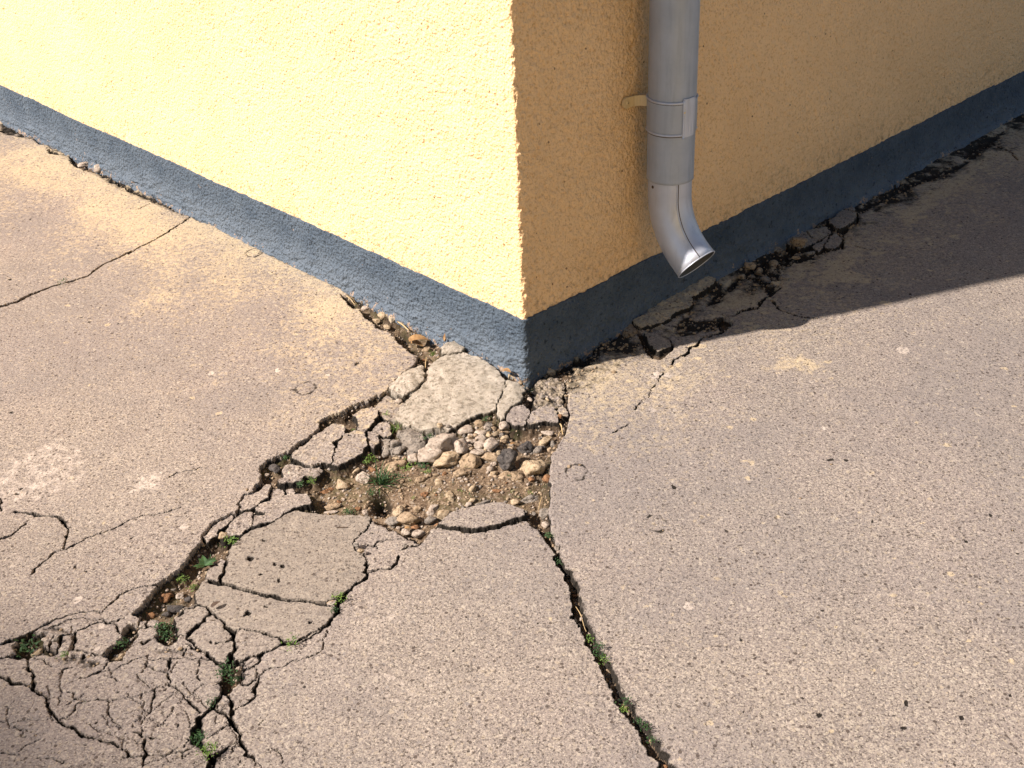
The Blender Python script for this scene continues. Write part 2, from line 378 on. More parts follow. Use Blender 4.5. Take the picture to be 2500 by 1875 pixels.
def crack(f, pts, wpx, maxd=.040, soil=True, deep=None, dirt=None):
    """polyline; wpx: width(s) in photograph pixels"""
    P_ = poly(f, *pts); n = len(P_)
    if not hasattr(wpx, '__len__'): wpx = [wpx]*n
    if len(wpx) != n: wpx = list(np.interp(np.linspace(0, 1, n), np.linspace(0, 1, len(wpx)), wpx))
    m0 = mpp((P_[n//2][0], P_[n//2][1], 0))
    for i in range(n-1):
        hw0, hw1 = wpx[i]*m0/2, wpx[i+1]*m0/2
        seg = P_[i:i+2]; w_ = win(seg, .03+max(hw0, hw1))
        d, t = segd(WX[w_], WY[w_], seg[0], seg[1]); hw = hw0+(hw1-hw0)*t
        hw = hw*(1+.35*vn(X[w_], Y[w_], .012, 61))
        he = np.maximum(hw, .0011)
        Dp = np.clip(hw*(7 if deep is None else deep), .004, maxd)
        prof = Dp*(1-sst(.45, 1.1, d/he)) + .0012*np.exp(-d/(he*1.6))
        new = np.minimum(H[w_], np.where(prof > .0015, -prof + .0*H[w_], H[w_]-prof))
        bottom = SOIL[w_]
        hold = L[w_] == 1
        new = np.where(hold, H[w_], np.maximum(new, bottom-.01))
        H[w_] = new
        cov = np.clip(hw/.0013, .45, 1) if dirt is None else dirt
        DD = DIRT[w_]; DIRT[w_] = np.where(hold, DD, np.maximum(DD, cov*np.clip(1.55-d/he, 0, 1)*.85))
        if soil:
            s_ = (prof > .55*Dp) & (hw > .0036) & (d < .75*he); Ln = L[w_]; Ln[s_ & (Ln != 1)] = 1; L[w_] = Ln
            SD = SDIRT_SHADE[w_]; SD[s_] = np.maximum(SD[s_], .25); SDIRT_SHADE[w_] = SD
def crumble(P_, depth=.010, dirt=.35, paint=.0, ramp=.02):
    w_, d = sdf(P_); k = (d > 0) & (L[w_] != 1); t = np.clip(d/ramp, 0, 1)
    x, y = X[w_], Y[w_]
    nz = .55+.9*fbm(x, y, .022, 4, 71, .7)
    dz = depth*np.clip(nz, 0, 2)*t
    Hn = H[w_]; Hn[k] -= dz[k].astype(f4); H[w_] = Hn
    DD = DIRT[w_]; DD[k] = np.maximum(DD[k], (t*dirt*(1.0+1.5*np.clip(nz-.45, -1, 1)))[k]); DIRT[w_] = DD
    if paint: PP = PAINT[w_]; PP[k] = np.maximum(PP[k], (paint*t)[k]); PAINT[w_] = PP
def mark(A, P_, val, soft=.02, warp=4.0):
    w_, d = sdf(P_, .05, warp); A[w_] = np.maximum(A[w_], val*sst(-soft, soft, d))
def spot(A, f, x, y, rpx, val, asp=1.0, ring=False, dz=0.0):
    p_ = G(*px(f, x, y)); r = rpx/FR[f][2]*mpp(p_); w_ = win(np.array([p_[:2]]), r*2.5)
    d = np.hypot(WX[w_]-p_[0], (WY[w_]-p_[1])*.8*asp)
    v = np.exp(-((d-r)/(r*.20))**2)*np.clip(.85+.6*vn(X[w_], Y[w_], r*.9, 77), 0, 1) if ring else 1-sst(.7, 1.15, d/r)
    A[w_] = np.maximum(A[w_], val*v)
    if dz: H[w_] += (dz*v).astype(f4)

# --- the paint, lime and dirt that mark the surface
dl = np.abs(X*nL[0]+Y*nL[1]); dr = np.abs(X*nR[0]+Y*nR[1])
sL = X*adir[0]+Y*adir[1]; sR = X*bdir[0]+Y*bdir[1]
fl = np.where(sL > -.1, 1.15*np.exp(-(dl/.42)**1.6), 0); fr_ = np.where(sR > -.12, 1.0*np.exp(-(dr/.38)**1.5), 0)
PAINT[:] = np.clip(.23+.62*np.maximum(fl, fr_)*(1+.6*fbm(X, Y, .25, 2, 81)), 0, 1)
mark(PAINT, poly('P',(1830,905),(1900,875),(1960,862),(2020,880),(2010,915),(1990,935),(1950,905),(1870,915)), .95, .035)
mark(PAINT, poly('R4',(1480,600),(1700,560),(2000,420),(2212,300),(2212,420),(2000,560),(1900,560),(1760,680),(1500,720)), 1.05)
mark(PAINT, poly('Z7',(820,1150),(1000,1000),(1400,720),(1500,760),(1200,1040),(1000,1160),(900,1280),(830,1280)), 1.0)
mark(PAINT, poly('Z7',(200,1640),(420,1400),(560,1440),(500,1560),(700,1600),(600,1659)), 1.05)
mark(SMO, poly('T5',(530,900),(700,820),(930,850),(1010,930),(1000,970),(870,960),(650,1000),(560,970)), .9, .006, 1.0)
mark(PAINT, poly('T5',(530,900),(700,820),(930,850),(1010,930),(1000,970),(870,960),(650,1000),(560,970)), .9, .006, 1.0)
mark(PAINT, poly('R5',(500,900),(1000,1000),(1300,900),(1900,1200),(2100,1400),(1700,1300),(1300,1150),(800,1150)), .42, .05)
mark(PALE, poly('T7',(-100,600),(200,440),(300,380),(500,290),(700,290),(640,380),(850,340),(950,390),(900,470),(980,520),(880,560),(940,600),(850,740),(700,800),(560,880),(300,940),(130,1000),(-100,1100)), .55, .03)
mark(PALE, poly('T7',(1300,760),(1400,670),(1700,660),(1700,760),(1600,820),(1400,830),(1300,820)), .62, .008)
mark(PALE, poly('T7',(1400,850),(1560,870),(1700,830),(1600,890)), .5, .006)
mark(PALE, poly('T5',(950,1150),(1080,1170),(1200,1130),(1270,1160),(1250,1210),(1100,1220),(990,1210)), .75, .006)
mark(PALE, poly('T7',(50,1330),(300,1300),(400,1400),(300,1500),(180,1600),(150,1500),(60,1420)), .38, .01)
mark(PALE, poly('R3',(690,60),(960,60),(900,120),(720,110)), .35, .01)
mark(PALE, poly('F',(780,1490),(830,1440),(900,1470),(940,1440),(900,1520),(840,1530)), .4, .01)
mark(PALE, poly('F',(790,1340),(860,1330),(850,1355),(800,1350)), .5, .008)
mark(PALE, poly('R2',(400,420),(640,440),(620,520),(480,500)), .35, .01)
for a in [('R3',425,725,28,.9), ('R3',90,510,40,.45), ('T7',1900,985,35,.6), ('T7',1860,1190,50,.6), ('T7',910,1130,24,.7), ('F',1950,755,16,.7), ('F',1780,925,7,.8), ('F',1410,885,9,.6),
          ('R2',515,550,22,.8), ('R2',590,480,30,.5), ('R2',215,580,20,.5), ('R3',1870,1170,12,.8), ('F',455,805,8,.7), ('T2',1120,110,50,.7), ('T2',1065,360,30,.9), ('T2',180,790,14,.8), ('F',600,800,8,.7), ('F',1490,1310,12,.6)]:
    spot(PALE, *a)
for f, x, y, r, a_ in [('R2',370,630,62,1), ('R2',2060,1155,66,1), ('S5',990,190,62,1), ('R5',1585,1060,48,1), ('F',1330,795,15,1)]:
    spot(DIRT, f, x, y, r, .47, a_, True, -.0014)
spot(SMO, 'R5', 1585, 1060, 42, .8)
rr0 = random.Random(2)
for f, x, y, r, v in [('F',1795,992,6,1), ('F',1827,994,6,1), ('F',1455,1053,4,.9), ('F',2138,1111,5,1), ('F',2158,1113,4,.8), ('F',2190,1149,4,.9), ('F',1780,1320,4,.9), ('F',1963,1520,6,1), ('F',2078,1551,7,1), ('F',2187,1500,5,.8),
      ('F',1957,1570,5,1), ('F',1735,1505,5,.7), ('F',1770,1545,5,.8), ('F',2085,1170,5,.8), ('F',1695,1110,4,.8), ('F',1640,1110,3,.7), ('F',2200,1195,5,.7), ('R5',60,1230,14,.9), ('R5',560,1495,12,.9), ('R5',510,1470,8,.8), ('R5',190,850,8,.7),
      ('R2',690,475,16,.9), ('R5',130,310,8,.5), ('T7',100,35,18,.9), ('T7',1335,1300,18,.7), ('T7',90,840,18,.8), ('T7',225,800,16,.8), ('T7',185,850,26,.5), ('R3',475,570,9,.7), ('T7',770,1590,22,.8), ('T7',700,1190,14,.7),
      ('R3',1000,1410,10,.9), ('R3',1690,1210,12,.7), ('F',640,1500,3,.6), ('F',1380,1620,3,.7), ('F',1600,1380,4,.6), ('F',1250,1380,3,.6), ('F',950,1450,5,.4), ('F',1010,1620,4,.5), ('S5',1115,1175,9,.7), ('T2',1055,1170,22,.8), ('T2',385,1295,24,.6), ('T2',690,1590,22,.6), ('T2',1290,830,24,.6), ('T2',945,1385,16,.6)]:
    spot(DIRT, f, x, y, r*.9, v*.85, rr0.uniform(.6, 1.6), False, -.002)
# flecks of wall paint
rf = random.Random(8)
for i in range(170):
    u, v = (rf.uniform(1290, 2500), rf.uniform(900, 1875)**1.0) if i % 5 else (rf.uniform(0, 1100), rf.uniform(650, 1300))
    if i % 5 and rf.random() < (v-900)/1500: continue
    p_ = G(u, v)
    if p_ @ np.append(nR, 0) < .04 and p_ @ np.append(nL, 0) < .04: continue
    spot(PAINT, 'P', u, v, rf.uniform(4, 11), rf.uniform(.75, 1.0), rf.uniform(1.0, 2.2))
for i in range(190):
    a_ = rf.uniform(.12, 1.9); o_ = .02+abs(rf.gauss(0, .17)); q2 = bdir*a_+nR*o_
    r2 = rf.uniform(.003, .014)*(1.2-o_); w_ = win(np.array([q2]), r2*2.5); dd_ = np.hypot((WX[w_]-q2[0])*rf.uniform(.5, 1.2), WY[w_]-q2[1])
    PAINT[w_] = np.maximum(PAINT[w_], 1.05*(1-sst(.6, 1.15, dd_/r2)))
# random aggregate pop-outs over the whole floor
rr = random.Random(5)
for i in range(300):
    u, v = rr.uniform(0, 2500), rr.uniform(300, 1875); p_ = G(u, v)
    if p_ @ np.append(nR, 0) < .03 and p_ @ np.append(nL, 0) < .03: continue
    spot(DIRT if rr.random() < .7 else PALE, 'P', u, v, rr.uniform(1.2, 3.4), rr.uniform(.35, .7), rr.uniform(.7, 1.6), False, -.0008)

nz0 = fbm(X, Y, .05, 3, 85, .6)
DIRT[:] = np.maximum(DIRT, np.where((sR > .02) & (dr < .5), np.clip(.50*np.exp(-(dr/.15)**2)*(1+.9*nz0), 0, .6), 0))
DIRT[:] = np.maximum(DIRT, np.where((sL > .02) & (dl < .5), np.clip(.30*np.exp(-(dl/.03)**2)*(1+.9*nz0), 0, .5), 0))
DIRT[:] = np.maximum(DIRT, (.20*sst(.15, .6, fbm(X, Y, .35, 4, 87, .6))*near).astype(f4))
SGRN[:] = .28*sst(.0, .5, fbm(X, Y, .10, 2, 88))
# --- crumbled ground beside the walls
crumble(poly('S4',(850,560),(1050,560),(1200,440),(1400,250),(1659,100),(1659,480),(1480,560),(1380,640),(1330,700),(1250,700),(1000,760),(850,760)), .020, .6)
crumble(poly('T5',(0,1000),(130,880),(350,820),(520,700),(700,620),(900,600),(930,720),(760,790),(560,840),(560,980),(430,1060),(250,1100),(100,1180),(0,1200)), .015, .6, .3)
crumble(poly('R4',(1420,640),(1560,540),(1700,420),(1850,330),(1890,250),(2020,190),(2212,80),(2212,260),(2050,330),(1990,470),(1950,560),(1900,640),(1720,500),(1560,660),(1420,700)), .020, .52, .35)
crumble(poly('T5',(1180,650),(1500,480),(1560,560),(1760,520),(1900,500),(1940,640),(1830,700),(1560,760),(1300,830),(1280,740)), .009, .45, .5)
crumble(poly('Z7',(-20,1320),(250,1260),(500,1090),(700,1000),(860,930),(1050,880),(1260,800),(1180,760),(1400,640),(1560,560),(1560,620),(1400,760),(1260,860),(1000,960),(840,1030),(560,1180),(430,1400),(200,1500),(-20,1560)), .011, .50, .5)
crumble(poly('S3',(330,200),(450,180),(620,280),(820,420),(1000,520),(1400,640),(1900,860),(2212,1060),(2212,1180),(1950,980),(1550,800),(1250,620),(900,640),(700,560),(520,430),(420,300)), .010, .18, .7)
crumble(poly('R5',(-20,225),(200,290),(450,440),(700,560),(1080,740),(1200,820),(1180,860),(1000,780),(720,660),(560,560),(430,490),(200,360),(-20,320)), .012, .42, .3)
crumble(poly('R5',(1200,820),(1400,880),(1560,980),(1900,1120),(2200,1280),(2200,1340),(1900,1180),(1560,1030),(1400,940)), .006, .25, .6)
crumble(poly('T2',(480,380),(760,400),(1130,420),(1180,520),(1100,620),(800,640),(640,520),(480,460)), .006, .35)
crumble(poly('T3',(180,470),(420,420),(600,540),(760,680),(740,800),(520,640),(300,620),(0,600),(0,500)), .005, .25)
crumble(poly('T2',(560,60),(720,80),(860,180),(820,260),(620,230),(400,190)), .008, .4)
crumble(poly('T2',(700,820),(900,900),(1150,920),(1100,960),(700,940),(420,860),(420,800)), .004, .25)
for pg in [[(200,520),(260,430),(360,380),(340,450)], [(1480,1180),(1600,1240),(1500,1300)]]:
    crumble(poly('T7', *pg), .003, .3)

# --- the broken-out hole
PIT = poly('S3',(200,95),(250,180),(330,280),(450,290),(450,340),(560,430),(620,500),(700,560),(830,590),(900,650),(950,720),(1050,810),(1150,880),(1240,920),(1220,980),(1150,1060),(1050,1130),(950,1220),(880,1300),(800,1390),(700,1450),(600,1500),(480,1550),(350,1590),
           'S2',(1300,30),(1180,60),(1050,120),(1000,170),(1000,240),(950,290),(870,370),(760,430),(640,510),(560,570),(420,650),(300,700),(200,770),(220,860),(240,950),(150,1020),(100,1100),
           'T4',(1090,320),(1060,400),(1010,450),(990,560),(900,570),(800,630),(650,720),(560,830),(530,950),(450,1050),(370,1110),(320,1200),(180,1350),(0,1470),
           'R3',(890,635),(820,730),(760,780),(740,800),(800,830),(900,830),(880,900),(900,950),(960,950),(990,900),(970,820),(990,770),(1120,730),(1150,650),(1200,590),(1300,500),(1400,420),(1520,330),(1680,260),(1850,270),
           'T6',(200,560),(470,560),(640,640),(800,690),(930,780),(1040,800),(1160,910),(1230,960),(1330,980),(1440,1030),(1540,920),(1640,830),(1720,700),
           'R2',(1140,1520),(1200,1492),(1300,1505),(1380,1525),(1450,1522),(1550,1502),(1650,1475),(1750,1440),(1830,1505),(1900,1595),(1925,1659),(1950,1659),(1940,1600),(1900,1530),(1890,1470),(1885,1400),(1895,1300),(1885,1200),(1895,1120),(1900,1040),(1930,980),
           'S4',(1130,1640),(1180,1560),(1250,1440),(1285,1300),(1310,1200),(1325,1160),(1310,1090),(1275,1000),(1300,940),(1285,860),(1255,760),(1290,680),(1330,620),(1240,560),(1050,600),(860,640),(700,620),(600,650),
           (480,640),(330,520),(150,400),(60,360),'S3',(2000,930),(1700,740),(1450,640),(1200,520),(1000,440),(850,430),(700,300),(520,210))
pit(PIT)
for pg, dz in [(poly('T5',(930,710),(1000,715),(1290,830),(1295,880),(1200,960),(1150,995),(1080,985),(1000,900),(950,800)), .008),
               (poly('T5',(1790,590),(1860,550),(1950,610),(1870,680),(1820,720),(1800,660)), .012),
               (poly('T2',(140,330),(220,260),(360,210),(480,200),(450,280),(480,340),(520,380),(620,400),(560,440),(360,440),(350,460),(230,475),(110,455),(170,390)), .010),
               (poly('T2',(1140,430),(1180,360),(1260,290),(1330,260),(1330,200),(1400,120),(1440,130),(1500,110),(1500,200),(1440,270),(1390,340),(1360,400),(1300,500),(1210,500),(1160,460)), .010),
               (poly('T3',(150,290),(250,230),(330,370),(310,430),(240,470),(190,450),(180,380)), .010),
               (poly('R5',(440,460),(500,490),(640,530),(650,560),(560,560),(480,530),(445,500)), .014),
               (poly('R5',(295,415),(360,440),(370,455),(320,450)), .016),
               (poly('T3',(770,660),(850,650),(940,650),(900,740),(940,800),(870,860),(800,930),(760,900),(740,800),(750,720)), .012),
               (poly('T6',(1170,900),(1300,960),(1340,980),(1220,970)), .02), (poly('T6',(1350,960),(1460,960),(1440,1030),(1370,1030)), .018)]:
    pit(pg, dz, .005, .7)

# --- pieces of the slab: (name, outline, ...) every one its own object
f_ = 'broken slab pieces along the crack'
frag('stone_slab', poly('R2',(1110,600),(1105,560),(1160,500),(1220,450),(1350,432),(1440,452),(1550,520),(1620,592),(1600,650),(1565,730),(1560,770),(1450,800),(1380,830),(1290,880),(1240,915),(1150,895),(1060,880),(980,862),(915,822),(930,760),(1000,690),(1090,640)), .005, .015, .02, 'slab', label='large pale limestone slab lying just in front of the building corner', cat='stone slab', round_=.002)
frag('stone_chunk', poly('R2',(895,640),(960,572),(1040,525),(1100,518),(1112,590),(1060,648),(980,690),(900,672)), .014, 0, .03, 'slab', label='elongated pale stone wedged left of the large limestone slab', cat='stone', round_=.006)
frag('stone_chunk', poly('R2',(1632,602),(1700,620),(1735,650),(1720,700),(1660,760),(1620,815),(1600,830),(1570,785),(1568,750),(1602,680)), .009, -.05, .05, 'slab', label='pale broken stone at the right end of the large limestone slab', cat='stone', round_=.005)
frag('stone_chunk', poly('R2',(1220,412),(1250,375),(1300,368),(1365,410),(1340,432),(1270,445),(1225,436)), .018, 0, 0, 'slab', label='small pale stone touching the blue plinth behind the large limestone slab', cat='stone', round_=.006)
frag('concrete_block', poly('S4',(480,1190),(540,1110),(620,1060),(700,1045),(780,1090),(805,1140),(760,1210),(710,1285),(600,1290),(500,1235)), .002, 0, .06, rough=.002, paint=.4, label='rounded concrete block, left of the two at the head of the hole', round_=.003)
frag('concrete_block', poly('S4',(755,1265),(790,1200),(835,1130),(920,1072),(1010,1052),(1130,1072),(1150,1130),(1172,1180),(1150,1250),(1000,1235),(900,1262),(800,1285)), .001, 0, .05, rough=.002, paint=.55, label='wide concrete block overhanging the hole, with a dark broken front face', round_=.002)
frag('concrete_chip', poly('S4',(1180,1075),(1240,1020),(1280,1060),(1312,1130),(1300,1190),(1240,1185),(1185,1135)), -.002, 0, 0, rough=.004, paint=.7, label='small cream chip squeezed between the wide block and the right slab')
frag('crumbled_concrete', poly('S4',(860,745),(960,700),(1100,650),(1235,665),(1248,860),(1220,1000),(1150,1050),(1000,1030),(860,1065),(845,960),(900,880)), -.006, -.03, .02, rough=.009, paint=.75, dirt=.33, label='crumbling dark and cream concrete patch right under the building corner')
frag('concrete_piece', poly('S2',(1490,255),(1530,200),(1500,110),(1430,60),(1560,-20),(1730,-40),(1765,60),(1690,180),(1640,235),(1590,275)), -.003, 0, 0, rough=.002, label='concrete piece beside the round dark hollow of the crack', group=f_)
frag('concrete_piece', poly('R2',(800,735),(868,655),(960,705),(1010,690),(938,765),(912,812),(870,800),(830,778)), -.009, 0, 0, rough=.002, smooth=.4, label='sunken concrete wedge between the long crack and the pale limestone slab', group=f_)
frag('concrete_piece', poly('S2',(870,405),(930,335),(1080,235),(1180,190),(1300,180),(1340,240),(1310,310),(1250,385),(1150,425),(1020,388),(900,412)), -.002, .02, 0, rough=.002, label='oblong concrete piece left of the round dark hollow', group=f_)
frag('concrete_piece', poly('S2',(1312,335),(1440,295),(1560,292),(1600,335),(1622,470),(1565,570),(1430,655),(1250,742),(1172,730),(1182,620),(1240,505),(1282,415)), .001, -.02, .02, rough=.002, label='large concrete piece with a small dark pit, overhanging the left of the hole', group=f_)
frag('concrete_piece', poly('S2',(602,602),(700,525),(850,445),(1000,415),(1150,455),(1196,505),(1176,600),(1138,718),(1030,712),(960,758),(850,755),(700,682),(612,652)), .001, .02, .02, rough=.002, label='broad concrete piece left of the one with a small dark pit', group=f_)
frag('concrete_piece', poly('S2',(490,785),(520,705),(600,685),(700,722),(830,772),(980,742),(1030,792),(920,872),(830,852),(760,872),(740,922),(600,962),(550,952),(430,962),(480,870)), -.006, 0, 0, rough=.006, dirt=.15, label='ragged pitted concrete piece next to the dark round pebble', group=f_)
frag('concrete_piece', poly('S2',(1645,275),(1700,262),(1785,332),(1800,400),(1745,448),(1700,498),(1645,425)), -.004, .03, 0, rough=.003, label='narrow upright concrete piece above the pile of small stones', group=f_)
frag('concrete_piece', poly('S2',(1705,245),(1765,155),(1880,132),(1960,235),(1975,288),(1930,325),(1830,318),(1765,290)), -.006, 0, .03, rough=.003, label='concrete piece with one dark pit beside the bright grass sprig', group=f_)
frag('rubble_stone', poly('S2',(1812,345),(1950,342),(1948,430),(1890,470),(1822,425)), -.008, 0, 0, kind='G', rough=.003, label='flat grey rubble stone below the bright grass sprig', cat='stone', round_=.004)
frag('rubble_stone', poly('S2',(1972,345),(2060,332),(2110,402),(2062,500),(1972,502),(1952,462)), -.007, 0, 0, kind='G', rough=.003, label='squarish grey rubble stone left of the mossy grey stone', cat='stone', round_=.004)
frag('rubble_stone', poly('S1',(330,420),(450,408),(560,450),(600,500),(602,590),(480,655),(420,650),(380,560)), -.001, .0, .08, kind='G', rough=.003, label='mossy grey stone leaning under the lower left of the limestone slab', cat='stone', round_=.006)
frag('rubble_stone', poly('S1',(585,452),(700,450),(810,440),(800,490),(720,522),(640,502)), -.010, 0, 0, kind='G', rough=.003, label='thin grey stone tucked under the front edge of the limestone slab', cat='stone', round_=.003)
g_ = 'narrow concrete pieces in the lower crack'
frag('concrete_piece', poly('T4',(1030,445),(1110,335),(1280,275),(1410,182),(1448,222),(1428,338),(1330,398),(1220,486),(1140,506),(1045,552),(1012,520)), .001, .02, 0, rough=.002, label='long concrete piece along the left lip of the crack, above the weeds', group=g_)
frag('concrete_piece', poly('T4',(1442,300),(1482,225),(1600,242),(1618,308),(1550,348),(1442,368)), -.004, 0, 0, rough=.003, label='small square concrete piece in the crack', group=g_)
frag('concrete_piece', poly('T4',(1652,222),(1740,202),(1778,260),(1740,306),(1652,308)), -.005, 0, 0, rough=.003, label='smallest square concrete piece at the left tip of the hole', group=g_)
frag('concrete_piece', poly('T4',(1385,425),(1520,375),(1660,335),(1850,302),(1930,300),(1990,420),(1960,460),(1800,505),(1620,575),(1480,670),(1400,690),(1232,730),(1225,680),(1245,600),(1370,622),(1392,560),(1235,530),(1300,455)), .002, .01, -.02, rough=.002, label='long flat concrete piece reaching into the left end of the hole', group=g_)
frag('concrete_piece', poly('T4',(865,740),(960,645),(1060,575),(1170,545),(1218,580),(1208,680),(1186,735),(1090,768),(1050,826),(920,848),(765,896),(755,860),(850,790)), -.002, 0, .02, rough=.003, label='concrete piece just above the weeds in the lower crack', group=g_)
frag('concrete_piece', poly('T4',(575,842),(660,728),(780,668),(900,598),(945,612),(860,688),(740,762),(700,848),(610,908),(572,918)), -.002, 0, 0, rough=.003, label='lowest slender concrete piece along the left lip of the crack', group=g_)
frag('concrete_chip', poly('T4',(700,1180),(780,1132),(822,1180),(800,1238),(720,1230)), -.010, 0, 0, rough=.003, label='small concrete chip above the triangular piece beside the leafy weed')
frag('concrete_piece', poly('T4',(600,1340),(650,1290),(720,1252),(788,1262),(778,1360),(758,1478),(690,1515),(600,1470),(532,1482),(560,1400)), -.001, 0, 0, smooth=.4, label='triangular concrete piece right of the leafy weed')
K1 = poly('T4',(930,990),(1040,900),(1200,800),(1400,742),(1600,622),(1780,552),(1900,572),(2212,600),'T6',(0,480),(300,510),(430,530),(420,650),(300,800),(130,960),(70,1080),(120,1210),(290,1275),(362,1400),(330,1640),'P',(892,1412),(860,1434),(846,1444),
          'R3',(1880,702),(1810,735),(1700,722),(1600,700),(1430,668),(1330,648),(1230,630),(1172,610),'T4',(775,1510),(835,1250),(862,1130),(882,1040))
frag('smooth_plate', K1, .001, 0, .004, smooth=.85, label='large smooth grey mortar plate below the hole', cat='concrete plate')
K2 = poly('R3',(1142,602),(1170,626),(1240,644),(1330,664),(1430,692),(1650,734),(1800,744),(1850,770),(1860,810),(1820,860),(1740,920),(1660,958),(1600,948),(1520,918),(1400,888),(1320,888),(1280,860),(1230,810),(1172,778),(1150,750),(1102,730),(1096,690))
frag('smooth_plate', K2, .000, 0, -.004, smooth=.7, label='smooth mortar plate with rounded right end, below the largest plate', cat='concrete plate')
frag('concrete_plate', poly('T3',(622,195),(690,205),(828,352),(846,400),(862,470),(850,520),(785,590),(765,645),(560,530),(432,400),(500,332)), .0, 0, 0, smooth=.35, label='diamond-shaped concrete plate left of the dark junction', cat='concrete plate')
frag('concrete_plate', poly('T3',(888,355),(960,340),(1110,376),(1240,405),(1345,452),(1200,526),(1090,574),(950,614),(856,636),(876,520),(888,450)), .001, 0, 0, smooth=.4, label='triangular concrete plate right of the dark junction', cat='concrete plate')
frag('concrete_plate', poly('T3',(540,112),(596,130),(606,186),(500,288),(440,345),(400,385),(340,368),(304,280),(302,222),(400,152)), .0, 0, 0, smooth=.4, label='small concrete plate with a dark hollow, above left of the diamond plate', cat='concrete plate')
frag('slab_shard', poly('R2',(1205,1476),(1285,1412),(1420,1372),(1530,1346),(1640,1362),(1758,1408),(1738,1430),(1640,1462),(1540,1490),(1450,1505),(1380,1505),(1300,1490),(1240,1488)), .004, 0, -.03, label='long thin pinkish slab shard lying across the front edge of the hole', cat='slab shard')
frag('slab_shard', poly('T5',(1005,732),(1060,735),(1180,765),(1278,832),(1262,868),(1130,922),(1092,895),(1025,800)), .003, -.03, .03, smooth=.4, label='tilted grey shard in a dark cavity on the shadow edge', cat='slab shard')
frag('mortar_plate', poly('T5',(862,632),(1000,560),(1130,440),(1290,330),(1500,215),(1620,152),(1750,188),(1728,240),(1600,325),(1505,375),(1502,445),(1440,505),(1330,525),(1230,615),(1080,675),(980,688),(905,660)), .016, -.02, .05, smooth=.5, rough=.004, paint=.95, label='scalloped tan mortar plate along the plinth below the downpipe', cat='mortar plate', round_=.004)
frag('rubble_stone', poly('T5',(775,645),(850,636),(905,690),(850,755),(765,718)), .010, 0, 0, kind='T', rough=.002, label='rounded tan stone at the left end of the scalloped mortar plate', cat='stone', round_=.006)
h_ = 'loose plates at the foot of the shaded plinth'
frag('mortar_plate', poly('Z7',(345,1235),(430,1162),(500,1132),(532,1190),(500,1240),(400,1288)), .012, 0, 0, smooth=.5, rough=.002, paint=.5, dirt=.1, label='raised round-ended plate, farthest right of the loose plates by the shaded plinth', cat='mortar plate', group=h_, round_=.003)
frag('mortar_plate', poly('Z7',(52,1342),(150,1305),(240,1275),(335,1262),(350,1305),(220,1385),(150,1408),(62,1372)), .006, 0, 0, smooth=.4, rough=.003, paint=.6, dirt=.1, label='cracked flat plate by the shaded plinth, leftmost of the loose plates', cat='mortar plate', group=h_, round_=.002)
frag('mortar_plate', poly('Z7',(232,1402),(335,1320),(302,1398),(270,1432)), .004, 0, 0, smooth=.4, rough=.003, paint=.5, label='small wedge plate between the loose plates by the shaded plinth', cat='mortar plate', group=h_)
frag('mortar_plate', poly('Z7',(312,1402),(352,1325),(408,1302),(430,1358),(380,1408)), .005, 0, 0, smooth=.4, rough=.002, paint=.5, label='small rounded plate just below the raised round-ended plate', cat='mortar plate', group=h_)

